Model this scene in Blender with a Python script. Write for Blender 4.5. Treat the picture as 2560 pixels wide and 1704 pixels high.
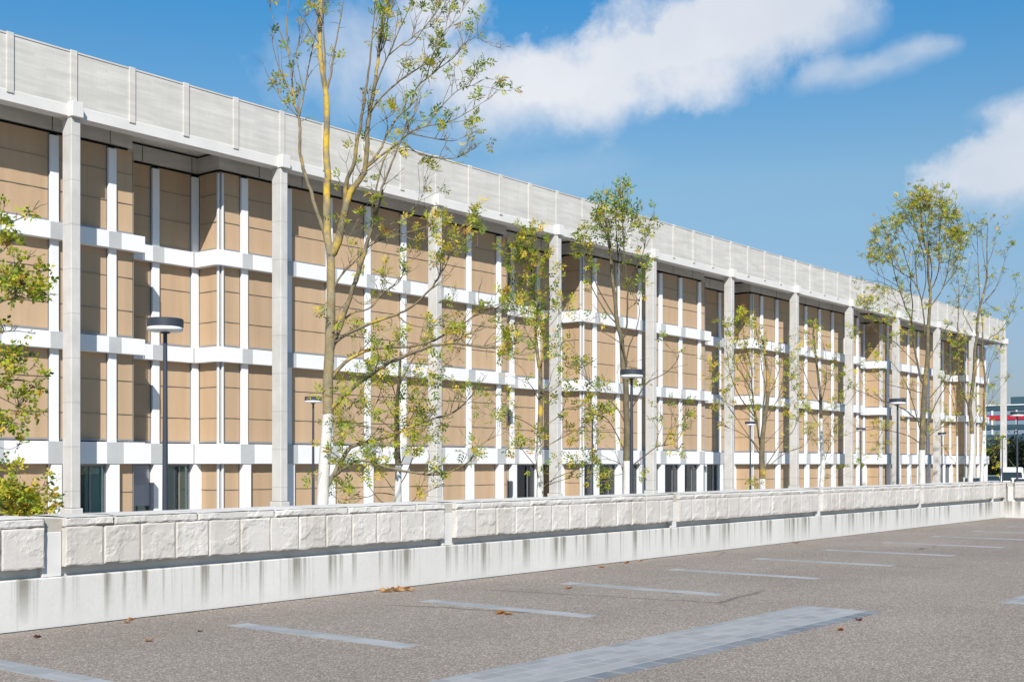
import bpy, math, random
from mathutils import Vector, Matrix, noise
R = math.radians
for o in list(bpy.data.objects): bpy.data.objects.remove(o, do_unlink=True)
C = bpy.context.scene.collection
SC = bpy.context.scene

# ------------------------------------------------------------------ camera
F, HOR, AZ, EYE = 3055.0, 1160.0, 38.96, 1.6
cs, sn = math.cos(R(AZ)), math.sin(R(AZ))
cam = bpy.data.cameras.new('camera'); co = bpy.data.objects.new('camera', cam); C.objects.link(co)
co.location = (0, 0, EYE); co.rotation_euler = (R(90), 0, R(AZ - 90))
cam.sensor_width = 36; cam.lens = F * 36 / 2560; cam.shift_y = (HOR - 852) / 2560
cam.clip_end = 6000; cam.clip_start = 0.1
SC.camera = co

# ------------------------------------------------------------------ sky and sun
SUN_EL, SUN_AZ = 39.8, 221.8          # azimuth counter-clockwise from +X: behind and left of the viewer
SC.view_settings.view_transform = 'Standard'; SC.view_settings.look = 'None'
SC.view_settings.exposure = 0.57; SC.view_settings.gamma = 1.0
W = bpy.data.worlds.new("World"); SC.world = W; W.use_nodes = True
SKY_STRENGTH = 0.117
sd = Vector((math.cos(R(SUN_AZ)) * math.cos(R(SUN_EL)), math.sin(R(SUN_AZ)) * math.cos(R(SUN_EL)), math.sin(R(SUN_EL))))
sl = bpy.data.lights.new('sun', 'SUN'); sl.energy = 5.0; sl.angle = R(0.5); sl.color = (1.0, 0.94, 0.86)
so = bpy.data.objects.new('sun', sl); C.objects.link(so)
so.rotation_euler = sd.to_track_quat('Z', 'Y').to_euler(); so.location = (-20, -20, 40)

def ray(px, py):
    r = (px - 1280) / F; u = (HOR - py) / F
    return Vector((r * sn + cs, -r * cs + sn, u))
def P(px, py, z):                      # a point seen at (px, py) that lies z metres down the view axis
    d = ray(px, py) * z
    return Vector((d.x, d.y, d.z + EYE))

def build_world():
    nt = W.node_tree; N = nt.nodes; L = nt.links; N.clear()
    def nd(t, **k):
        n = N.new(t)
        for a, b in k.items(): setattr(n, a, b)
        return n
    def m(op, a, b=None, c=None, clamp=False):
        n = nd('ShaderNodeMath', operation=op); n.use_clamp = clamp
        for i, v in enumerate((a, b, c)):
            if v is None: continue
            if isinstance(v, (int, float)): n.inputs[i].default_value = v
            else: L.new(v, n.inputs[i])
        return n.outputs[0]
    out = nd('ShaderNodeOutputWorld'); bg = nd('ShaderNodeBackground')
    sky = nd('ShaderNodeTexSky', sky_type='NISHITA'); sky.sun_disc = False
    sky.sun_elevation = R(SUN_EL); sky.sun_rotation = R(90 - SUN_AZ)
    sky.air_density = 1.0; sky.dust_density = 0.55; sky.ozone_density = 2.2; sky.altitude = 400
    tc = nd('ShaderNodeTexCoord'); dirv = tc.outputs['Generated']
    def noise_n(scale, detail, rough, vec=dirv):
        n = nd('ShaderNodeTexNoise'); n.inputs['Scale'].default_value = scale; n.inputs['Detail'].default_value = detail
        n.inputs['Roughness'].default_value = rough; L.new(vec, n.inputs['Vector']); return n
    n1 = noise_n(11, 9, 0.6); n2 = noise_n(5, 4, 0.5); n3 = noise_n(30, 5, 0.6)
    nz = m('SUBTRACT', n1.outputs['Fac'], 0.5)
    nf = m('SUBTRACT', n3.outputs['Fac'], 0.5)
    blobs = [  # cx, cy, rx, ry, tilt(deg, up to the right), strength, softness
        (1370, 215, 310, 150, 8, 1.0, .5), (1640, 150, 370, 175, 10, 1.0, .48), (1880, 40, 290, 140, 8, 1.0, .42),
        (1640, 200, 190, 110, 0, .9, .7),
        (1140, 10, 140, 140, 0, .9, .45), (1190, 190, 230, 130, 5, .85, .5), (950, 160, 330, 170, 5, .6, .9),
        (1330, 300, 400, 100, 8, .45, 1.1), (1560, 250, 250, 95, 8, .9, .8), (1760, 200, 200, 90, 12, .7, .8),
        (2110, 180, 120, 55, 0, .4, .6), (2240, 150, 150, 50, 14, .42, .6), (2340, 120, 90, 36, 0, .36, .6), (2110, 60, 110, 90, 0, .45, .6), (2050, 190, 90, 40, 20, .35, .7),
        (2560, 430, 300, 115, 8, 1.0, .45), (2450, 430, 130, 75, 0, .8, .6), (2650, 370, 240, 150, 0, 1.0, .45), (2550, 270, 130, 50, 4, .4, .6),
        (1330, 440, 330, 70, 8, .16, 1.2)]
    tot = None
    for (cx, cy, rx, ry, ti, st, so_) in blobs:
        c = ray(cx, cy).normalized(); e = ray(cx + 1, cy).normalized() - c; f = ray(cx, cy - 1).normalized() - c
        ct, sit = math.cos(R(ti)), math.sin(R(ti))
        a = (e * ct + f * sit); b = (f * ct - e * sit)
        a = a / a.length_squared / rx; b = b / b.length_squared / ry
        sub = nd('ShaderNodeVectorMath', operation='SUBTRACT'); L.new(dirv, sub.inputs[0]); sub.inputs[1].default_value = c
        def dot(v):
            n = nd('ShaderNodeVectorMath', operation='DOT_PRODUCT'); L.new(sub.outputs[0], n.inputs[0]); n.inputs[1].default_value = v
            return n.outputs['Value']
        u, v = dot(a), dot(b)
        r2 = m('SQRT', m('ADD', m('MULTIPLY', u, u), m('MULTIPLY', v, v)))
        # crisp above, soft below: noise pushes the edge
        g = m('SUBTRACT', 1.0, r2)
        g = m('ADD', g, m('MULTIPLY', nz, 1.8)); g = m('ADD', g, m('MULTIPLY', nf, .7))
        soft = m('ADD', so_, m('MULTIPLY', m('MAXIMUM', m('MULTIPLY', v, -1.0), 0.0), 0.9))
        mk = m('DIVIDE', g, soft, clamp=True)
        fr = m('GREATER_THAN', dot(c) if False else 1.0, 0.0)
        mk = m('MULTIPLY', mk, st)
        tot = mk if tot is None else m('ADD', tot, m('MULTIPLY', mk, m('SUBTRACT', 1.0, tot)))
    # only the half of the sky those clouds are in
    fw = nd('ShaderNodeVectorMath', operation='DOT_PRODUCT'); L.new(dirv, fw.inputs[0]); fw.inputs[1].default_value = (cs, sn, 0)
    tot = m('MULTIPLY', tot, m('GREATER_THAN', fw.outputs['Value'], 0.0))
    ccol = nd('ShaderNodeMixRGB'); ccol.inputs[1].default_value = (.50, .58, .70, 1); ccol.inputs[2].default_value = (.80, .81, .845, 1)
    L.new(m('MULTIPLY_ADD', n2.outputs['Fac'], 1.6, -.25, clamp=True), ccol.inputs[0])
    cm = nd('ShaderNodeVectorMath', operation='SCALE'); L.new(ccol.outputs[0], cm.inputs[0]); cm.inputs['Scale'].default_value = CLOUD
    hs = nd('ShaderNodeHueSaturation'); L.new(sky.outputs[0], hs.inputs['Color']); hs.inputs['Saturation'].default_value = SKYSAT; hs.inputs['Value'].default_value = 1.0
    sp = nd('ShaderNodeSeparateXYZ'); L.new(dirv, sp.inputs[0])
    rp = nd('ShaderNodeValToRGB'); L.new(sp.outputs[2], rp.inputs[0]); cr = rp.color_ramp
    cr.elements[0].position = SKYTINT[0][0]; cr.elements[0].color = (*SKYTINT[0][1], 1)
    cr.elements[1].position = SKYTINT[-1][0]; cr.elements[1].color = (*SKYTINT[-1][1], 1)
    for p_, c_ in SKYTINT[1:-1]: cr.elements.new(p_).color = (*c_, 1)
    tint = nd('ShaderNodeMixRGB', blend_type='MULTIPLY'); tint.inputs[0].default_value = 1; L.new(hs.outputs[0], tint.inputs[1]); L.new(rp.outputs[0], tint.inputs[2])
    mix = nd('ShaderNodeMixRGB'); L.new(tot, mix.inputs[0]); L.new(tint.outputs[0], mix.inputs[1]); L.new(cm.outputs[0], mix.inputs[2])
    L.new(mix.outputs[0], bg.inputs['Color']); bg.inputs['Strength'].default_value = SKY_STRENGTH
    L.new(bg.outputs[0], out.inputs[0])
CLOUD, SKYSAT = 6.3, 1.0
SKYTINT = [(0.0, (.24, .24, .33)), (.10, (.42, .44, .49)), (.22, (.58, .675, .64)), (.36, (.215, .66, .83))]
build_world()

# ------------------------------------------------------------------ materials
def mat(name, col, rough=.8, spec=.3, metal=0.0):
    m = bpy.data.materials.new(name); m.use_nodes = True
    b = m.node_tree.nodes['Principled BSDF']
    b.inputs['Base Color'].default_value = (*col, 1); b.inputs['Roughness'].default_value = rough
    b.inputs['Specular IOR Level'].default_value = spec; b.inputs['Metallic'].default_value = metal
    return m
class G:                                # small helper to wire nodes
    def __init__(s, m): s.m = m; s.N = m.node_tree.nodes; s.L = m.node_tree.links; s.b = s.N['Principled BSDF']
    def nd(s, t, **k):
        n = s.N.new(t)
        for a, b in k.items(): setattr(n, a, b)
        return n
    def coord(s, scale=(1, 1, 1), which='Object', loc=(0, 0, 0)):
        tc = s.nd('ShaderNodeTexCoord'); mp = s.nd('ShaderNodeMapping'); mp.inputs['Scale'].default_value = scale; mp.inputs['Location'].default_value = loc
        s.L.new(tc.outputs[which], mp.inputs[0]); return mp.outputs[0]
    def noise(s, vec, scale, detail=4, rough=.5, dist=0):
        n = s.nd('ShaderNodeTexNoise'); s.L.new(vec, n.inputs['Vector']); n.inputs['Scale'].default_value = scale
        n.inputs['Detail'].default_value = detail; n.inputs['Roughness'].default_value = rough; n.inputs['Distortion'].default_value = dist
        return n.outputs['Fac']
    def ramp(s, fac, stops, interp='LINEAR'):
        n = s.nd('ShaderNodeValToRGB'); s.L.new(fac, n.inputs[0]); r = n.color_ramp; r.interpolation = interp
        while len(r.elements) < len(stops): r.elements.new(.5)
        for e, (p, c) in zip(r.elements, stops):
            e.position = p; e.color = (*c, 1) if isinstance(c, tuple) else (c, c, c, 1)
        return n.outputs[0]
    def mixc(s, fac, a, b, mode='MIX'):
        n = s.nd('ShaderNodeMixRGB', blend_type=mode)
        for i, v in enumerate((fac, a, b)):
            if isinstance(v, (int, float)): n.inputs[i].default_value = v if i == 0 else (v, v, v, 1)
            elif isinstance(v, tuple): n.inputs[i].default_value = (*v, 1)
            else: s.L.new(v, n.inputs[i])
        return n.outputs[0]
    def math(s, op, a, b=None, clamp=False):
        n = s.nd('ShaderNodeMath', operation=op); n.use_clamp = clamp
        for i, v in enumerate((a, b)):
            if v is None: continue
            if isinstance(v, (int, float)): n.inputs[i].default_value = v
            else: s.L.new(v, n.inputs[i])
        return n.outputs[0]
    def sep(s, vec):
        n = s.nd('ShaderNodeSeparateXYZ'); s.L.new(vec, n.inputs[0]); return n.outputs
    def bump(s, h, strength=.3, dist=.01):
        n = s.nd('ShaderNodeBump'); s.L.new(h, n.inputs['Height']); n.inputs['Strength'].default_value = strength; n.inputs['Distance'].default_value = dist
        s.L.new(n.outputs[0], s.b.inputs['Normal'])
    def col(s, c): s.L.new(c, s.b.inputs['Base Color'])

M = {}
def concrete(name, base, var=.08, speck=.0, bumpy=.15):
    m = mat(name, base, .85, .25); g = G(m); v = g.coord()
    n = g.noise(v, .9, 6, .6); n2 = g.noise(v, 14, 5, .65)
    a = tuple(c * (1 - var) for c in base); b = tuple(min(1, c * (1 + var * .6)) for c in base)
    c = g.ramp(n, [(.3, a), (.7, b)])
    c = g.mixc(1.0, c, g.ramp(n2, [(.25, 1 - var * .6), (.6, 1.0)]), 'MULTIPLY')
    g.col(c); g.bump(n2, bumpy, .01); return m
M['white'] = concrete('white_concrete', (.655, .665, .685), .05)
M['node'] = concrete('grey_node_concrete', (0.393, 0.408, 0.416), .10)
def fascia_mat(name, base, boards=True):
    m = mat(name, base, .88, .2); g = G(m); v = g.coord(); s = g.sep(v)
    cb = g.nd('ShaderNodeCombineXYZ'); g.L.new(s[0], cb.inputs[0]); g.L.new(s[2], cb.inputs[1])
    br = g.nd('ShaderNodeTexBrick'); g.L.new(cb.outputs[0], br.inputs['Vector'])
    br.inputs['Scale'].default_value = 1; br.inputs['Brick Width'].default_value = 1.05; br.inputs['Row Height'].default_value = .115
    br.inputs['Mortar Size'].default_value = .004; br.inputs['Color1'].default_value = (.90, .90, .90, 1); br.inputs['Color2'].default_value = (1, 1, 1, 1)
    br.inputs['Mortar'].default_value = (.88, .88, .88, 1); br.offset = .37
    n = g.noise(g.coord((.35, .35, 2.2)), 1.6, 7, .62)
    c = g.mixc(1.0, g.ramp(n, [(.3, tuple(x * .84 for x in base)), (.7, tuple(x * 1.03 for x in base))]), br.outputs[0], 'MULTIPLY')
    # rain streaks running down
    st = g.noise(g.coord((3, 3, .25)), 1.0, 4, .6)
    c = g.mixc(1.0, c, g.ramp(st, [(.35, .95), (.6, 1.0)]), 'MULTIPLY')
    g.col(c); return m
M['fascia'] = fascia_mat('board_marked_concrete', (0.524, 0.510, 0.483))
M['beam'] = fascia_mat('lintel_concrete', (.55, .535, .50))
def column_mat():
    m = mat('column_concrete', (.56, .555, .54), .85, .25); g = G(m); v = g.coord(); s = g.sep(v)
    n = g.noise(v, 1.1, 6, .62); n2 = g.noise(g.coord((1, 1, .3)), 5, 5, .6)
    c = g.ramp(n, [(.3, (0.397, 0.391, 0.375)), (.7, (0.492, 0.485, 0.471))])
    c = g.mixc(1.0, c, g.ramp(n2, [(.3, .93), (.6, 1.0)]), 'MULTIPLY')
    fr = g.math('FRACT', g.math('MULTIPLY', g.math('ADD', s[2], 1.0), 1 / 1.38))
    ln = g.ramp(fr, [(0.0, .78), (.012, .82), (.02, 1.0), (.985, 1.0), (1.0, .8)])
    g.col(g.mixc(1.0, c, ln, 'MULTIPLY')); g.bump(n2, .2, .01); return m
M['column'] = column_mat()
M['strip'] = concrete('edge_beam_concrete', (0.549, 0.541, 0.528), .07)
M['soffit'] = concrete('soffit_concrete', (.70, .69, .66), .05)
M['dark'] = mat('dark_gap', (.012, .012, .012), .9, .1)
def fabric():
    m = mat('tan_blind_fabric', (.44, .325, .21), .9, .15); g = G(m)
    n = g.noise(g.coord((3.2, 3.2, .35)), 1.0, 3, .5); n2 = g.noise(g.coord((60, 60, 60)), 1, 2, .5)
    w = g.noise(g.coord((9, 9, .15)), 1, 2, .5)
    c = g.ramp(n, [(.3, (.39, .280, .180)), (.7, (.42, .300, .195))])
    c = g.mixc(1.0, c, g.ramp(w, [(.35, .965), (.6, 1.0)]), 'MULTIPLY')
    oi = g.nd('ShaderNodeObjectInfo'); c = g.mixc(1.0, c, g.ramp(oi.outputs['Random'], [(0, .93), (1, 1.05)]), 'MULTIPLY')
    g.col(c)
    return m
M['fabric'] = fabric()
M['rod'] = mat('blind_rod', (.22, .19, .16), .5, .4, .3)
M['rail'] = mat('blind_rail', (.30, .30, .31), .45, .4, .5)
M['silver'] = mat('silver_post', (.50, .51, .52), .5, .5, .1)
M['frame'] = mat('window_frame', (.22, .22, .23), .5, .4, .3)
def glass(name, tint, refl=.35):
    m = bpy.data.materials.new(name); m.use_nodes = True; N = m.node_tree.nodes; L = m.node_tree.links; N.clear()
    o = N.new('ShaderNodeOutputMaterial'); mx = N.new('ShaderNodeMixShader'); t = N.new('ShaderNodeBsdfTransparent'); gl = N.new('ShaderNodeBsdfGlossy')
    t.inputs[0].default_value = (*tint, 1); gl.inputs['Roughness'].default_value = .02; gl.inputs['Color'].default_value = (.9, .95, 1, 1)
    fr = N.new('ShaderNodeFresnel'); fr.inputs[0].default_value = 1.55; ad = N.new('ShaderNodeMath'); ad.operation = 'MULTIPLY_ADD'; ad.inputs[1].default_value = 1.2; ad.inputs[2].default_value = .03
    L.new(fr.outputs[0], ad.inputs[0]); L.new(ad.outputs[0], mx.inputs[0]); L.new(t.outputs[0], mx.inputs[1]); L.new(gl.outputs[0], mx.inputs[2]); L.new(mx.outputs[0], o.inputs[0])
    return m
M['glass'] = glass('window_glass', (.68, .82, .80))
M['interior'] = concrete('interior_plaster', (.50, .53, .50), .05)
M['interior_dark'] = mat('interior_dark', (.05, .055, .055), .9, .1)
M['curtain'] = mat('interior_curtain', (.55, .60, .60), .9, .1)
M['louvre'] = mat('louvre_metal', (.34, .34, .36), .5, .4, .2)
M['lamp'] = mat('lamp_grey_paint', (.032, .040, .055), .45, .4)
M['diffuser'] = mat('lamp_diffuser', (.72, .73, .74), .35, .5)
def rock(name, base, mottled=.12):
    m = mat(name, base, .88, .25); g = G(m); v = g.coord()
    n = g.noise(v, 3.2, 6, .6); n2 = g.noise(v, 22, 7, .7); n3 = g.noise(v, 70, 4, .6)
    c = g.ramp(n, [(.3, tuple(x * (1 - mottled) for x in base)), (.62, base), (.8, (base[0] * 1.02, base[1] * .99, base[2] * .95))])
    c = g.mixc(1.0, c, g.ramp(n2, [(.28, .86), (.5, 1.0)]), 'MULTIPLY')
    s_ = g.sep(v); cell = g.nd('ShaderNodeTexWhiteNoise', noise_dimensions='1D'); g.L.new(g.math('FLOOR', g.math('MULTIPLY', s_[0], 2.25)), cell.inputs['W'])
    c = g.mixc(1.0, c, g.ramp(cell.outputs['Value'], [(0, (.90, .885, .865)), (.5, (1, .995, .99)), (1, (1.05, 1.05, 1.05))]), 'MULTIPLY')
    dirt = g.noise(g.coord((1.5, 1.5, .8), loc=(2, 5, 1)), 1.6, 5, .65); c = g.mixc(g.ramp(dirt, [(.55, 0.0), (.75, .35)]), c, tuple(x * .62 for x in base))
    g.col(c)
    mus = g.mixc(.35, n2, n3)
    g.bump(mus, .4, .012); return m
M['stone'] = rock('split_stone', (0.516, 0.497, 0.469), .09)
M['coping'] = rock('coping_stone', (0.545, 0.531, 0.507), .08)
M['mortar'] = rock('mortar', (.34, .31, .26), .2); M['pad'] = rock('mortar_pad', (0.424, 0.400, 0.357), .2); M['post'] = concrete('post_concrete', (0.549, 0.546, 0.534), .07)
def plinth():
    m = mat('stained_white_concrete', (.74, .74, .73), .85, .25); g = G(m); v = g.coord(); s = g.sep(v)
    n = g.noise(v, 1.3, 5, .6); n2 = g.noise(v, 25, 5, .65)
    c = g.ramp(n, [(.3, (0.495, 0.487, 0.467)), (.7, (0.549, 0.542, 0.526))])
    # vertical run-off streaks that start at the top ledge, each with its own length
    st = g.noise(g.coord((5.2, 5.2, .10)), 1.0, 4, .62); st2 = g.noise(g.coord((17, 17, .35), loc=(3, 0, 0)), 1.0, 4, .7)
    ln = g.noise(g.coord((1.3, 1.3, .02), loc=(7, 0, 0)), 1.0, 2, .5)
    top = g.math('MULTIPLY', g.math('SUBTRACT', .5, s[2]), 2.0)           # 0 at ledge, 1 at base
    fall = g.math('SUBTRACT', 1.15, g.math('MULTIPLY', top, g.math('SUBTRACT', 1.65, ln)), True)
    k = g.math('MULTIPLY', g.ramp(st, [(.50, 0.0), (.62, 1.0)]), fall, True)
    k2 = g.math('MULTIPLY', g.math('MULTIPLY', g.ramp(st2, [(.50, 0.0), (.68, .8)]), g.ramp(st, [(.40, 0.0), (.56, 1.0)])), fall, True)
    kk = g.math('ADD', g.math('MULTIPLY', k, 1.0), g.math('MULTIPLY', k2, .7), True)
    c = g.mixc(kk, c, (.22, .21, .18))
    c = g.mixc(1.0, c, g.ramp(n2, [(.28, .93), (.5, 1.0)]), 'MULTIPLY')
    fr = g.math('FRACT', g.math('MULTIPLY', s[0], 1 / 1.9)); jl = g.ramp(fr, [(0, .86), (.006, .9), (.01, 1.0), (1.0, 1.0)])
    c = g.mixc(1.0, c, jl, 'MULTIPLY')
    g.col(c); g.bump(n2, .2, .01); return m
M['plinth'] = plinth()
def asphalt():
    m = mat('asphalt', (.2, .19, .18), .95, .15); g = G(m); v = g.coord()
    vo = g.nd('ShaderNodeTexVoronoi'); g.L.new(v, vo.inputs['Vector']); vo.inputs['Scale'].default_value = 85
    sc = g.nd('ShaderNodeSeparateColor'); g.L.new(vo.outputs['Color'], sc.inputs[0])
    grain = g.ramp(sc.outputs[0], [(0, (0.138, 0.115, 0.097)), (.45, (0.213, 0.182, 0.156)), (.8, (0.278, 0.244, 0.214)), (.97, (0.402, 0.365, 0.325))])
    n = g.noise(v, .35, 5, .6); n2 = g.noise(v, 9, 6, .7); n3 = g.noise(v, 32, 4, .7)
    c = g.mixc(1.0, grain, g.ramp(n, [(.3, .90), (.7, 1.08)]), 'MULTIPLY')
    c = g.mixc(1.0, c, g.ramp(n2, [(.3, .92), (.65, 1.05)]), 'MULTIPLY')
    nb = g.noise(g.coord((.12, .5, 1)), 1.0, 4, .55, .6); c = g.mixc(1.0, c, g.ramp(nb, [(.35, .93), (.65, 1.04)]), 'MULTIPLY')
    c = g.mixc(1.0, c, g.ramp(n3, [(.3, .88), (.65, 1.10)]), 'MULTIPLY')
    cv = g.nd('ShaderNodeTexVoronoi', feature='DISTANCE_TO_EDGE'); wv = g.nd('ShaderNodeMixRGB'); wv.inputs[0].default_value = .12
    nw = g.nd('ShaderNodeTexNoise'); nw.inputs['Scale'].default_value = 2.2; nw.inputs['Detail'].default_value = 5; g.L.new(v, nw.inputs['Vector']); g.L.new(v, wv.inputs[1]); g.L.new(nw.outputs['Color'], wv.inputs[2])
    g.L.new(wv.outputs[0], cv.inputs['Vector']); cv.inputs['Scale'].default_value = .28
    ck = g.math('MULTIPLY', g.ramp(cv.outputs['Distance'], [(0, 1.0), (.004, .9), (.008, 0.0)]), g.ramp(g.noise(v, .18, 3, .5), [(.52, 0.0), (.60, .55)]))
    c = g.mixc(ck, c, (.05, .045, .04))
    sp = g.noise(g.coord(loc=(4, 9, 0)), .9, 3, .4); c = g.mixc(g.ramp(sp, [(.68, 0.0), (.76, .30)]), c, (.10, .09, .08))
    g.col(c); g.bump(g.mixc(.5, sc.outputs[0], n3), .6, .012); return m
M['asphalt'] = asphalt()
def paver(name, bw, bh, base, rot=False):
    m = mat(name, base, .85, .25); g = G(m); v = g.coord()
    br = g.nd('ShaderNodeTexBrick'); g.L.new(v, br.inputs['Vector']); br.inputs['Scale'].default_value = 1
    br.inputs['Brick Width'].default_value = bw; br.inputs['Row Height'].default_value = bh; br.inputs['Mortar Size'].default_value = .010
    br.inputs['Color1'].default_value = (*[x * .80 for x in base], 1); br.inputs['Color2'].default_value = (*[x * 1.12 for x in base], 1)
    br.inputs['Mortar'].default_value = (.31, .305, .295, 1)
    n = g.noise(v, 2.5, 6, .65); n2 = g.noise(v, 60, 4, .7)
    c = g.mixc(1.0, br.outputs[0], g.ramp(n, [(.3, .88), (.7, 1.06)]), 'MULTIPLY')
    c = g.mixc(1.0, c, g.ramp(n2, [(.3, .86), (.65, 1.05)]), 'MULTIPLY')
    dust = g.noise(v, 1.3, 5, .7); c = g.mixc(g.ramp(dust, [(.45, 0.0), (.75, .45)]), c, (.33, .32, .31))
    g.col(c); g.bump(n2, .3, .006); return m
M['paver'] = paver('grey_paving_stone', .3, .158, (0.243, 0.259, 0.275))
M['line'] = paver('bay_line_stone', .24, .5, (0.267, 0.283, 0.302))
M['edge_paver'] = paver('dark_edge_stone', .3, .3, (0.149, 0.169, 0.196))
M['court'] = concrete('forecourt_paving', (.30, .285, .265), .1)
M['grass'] = concrete('lawn', (.07, .10, .03), .3)
def bark(name, lichen=.0, zw=-99, seed=0, zl=None, dk=1.0):
    m = mat(name, (.2, .17, .12), .9, .15); g = G(m); v = g.coord(loc=(seed * 3.1, 0, 0))
    n = g.noise(v, 6, 5, .6); n2 = g.noise(g.coord((1, 1, .3)), 26, 5, .7)
    c = g.ramp(n, [(.25, (.13 * dk, .11 * dk, .075 * dk)), (.55, (.22 * dk, .185 * dk, .12 * dk)), (.8, (.30 * dk, .26 * dk, .18 * dk))])
    if lichen > 0:
        l = g.noise(v, 2.2, 6, .62); l2 = g.noise(v, 16, 4, .6)
        fac = g.math('MULTIPLY', g.ramp(l, [(.62 - lichen * .4, 0.0), (.80 - lichen * .4, 1.0)]), g.ramp(l2, [(.3, .35), (.5, 1.0)]))
        if zl:
            s_ = g.sep(g.coord()); fac = g.math('MULTIPLY', fac, g.ramp(g.math('MULTIPLY', s_[2], .1), [((zl - .8) * .1, .18), ((zl + .5) * .1, 1.0)]))
        c = g.mixc(fac, c, (.50, .34, .04))
    k = g.noise(v, 30, 3, .6); c = g.mixc(g.ramp(k, [(.66, 0.0), (.70, .8)]), c, (.03, .028, .02))
    if zw > -50:
        tc = g.nd('ShaderNodeTexCoord'); s = g.sep(tc.outputs['Object'])
        e = g.math('ADD', s[2], g.math('MULTIPLY', g.noise(v, 9, 3, .6), .06))
        w = g.math('LESS_THAN', e, zw)
        w = g.math('MULTIPLY', w, g.ramp(g.noise(v, 18, 4, .7), [(.30, .35), (.38, 1.0)]))
        c = g.mixc(w, c, g.ramp(g.noise(g.coord((1, 1, .25)), 7, 5, .7), [(.3, (.40, .385, .35)), (.6, (.56, .555, .53))]))
    g.col(c); g.bump(n2, .5, .01); return m
def leafm(name, a, b):
    m = mat(name, a, .55, .3); g = G(m)
    n = g.noise(g.coord(), 2.3, 3, .6); c = g.ramp(n, [(.35, a), (.65, b)]); g.col(c)
    tr = g.nd('ShaderNodeBsdfTranslucent'); g.L.new(c, tr.inputs[0]); mx = g.nd('ShaderNodeMixShader'); mx.inputs[0].default_value = .5
    out = g.N['Material Output']; g.L.new(g.b.outputs[0], mx.inputs[1]); g.L.new(tr.outputs[0], mx.inputs[2]); g.L.new(mx.outputs[0], out.inputs[0]); return m
LEAF = [leafm('leaf_green', (.14, .235, .03), (.22, .31, .035)), leafm('leaf_lime', (.36, .41, .035), (.45, .46, .045)),
        leafm('leaf_yellow', (.66, .50, .05), (.70, .52, .07)), leafm('leaf_orange', (.50, .27, .04), (.45, .23, .04)), leafm('leaf_dark', (.075, .145, .022), (.10, .18, .03))]

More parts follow.
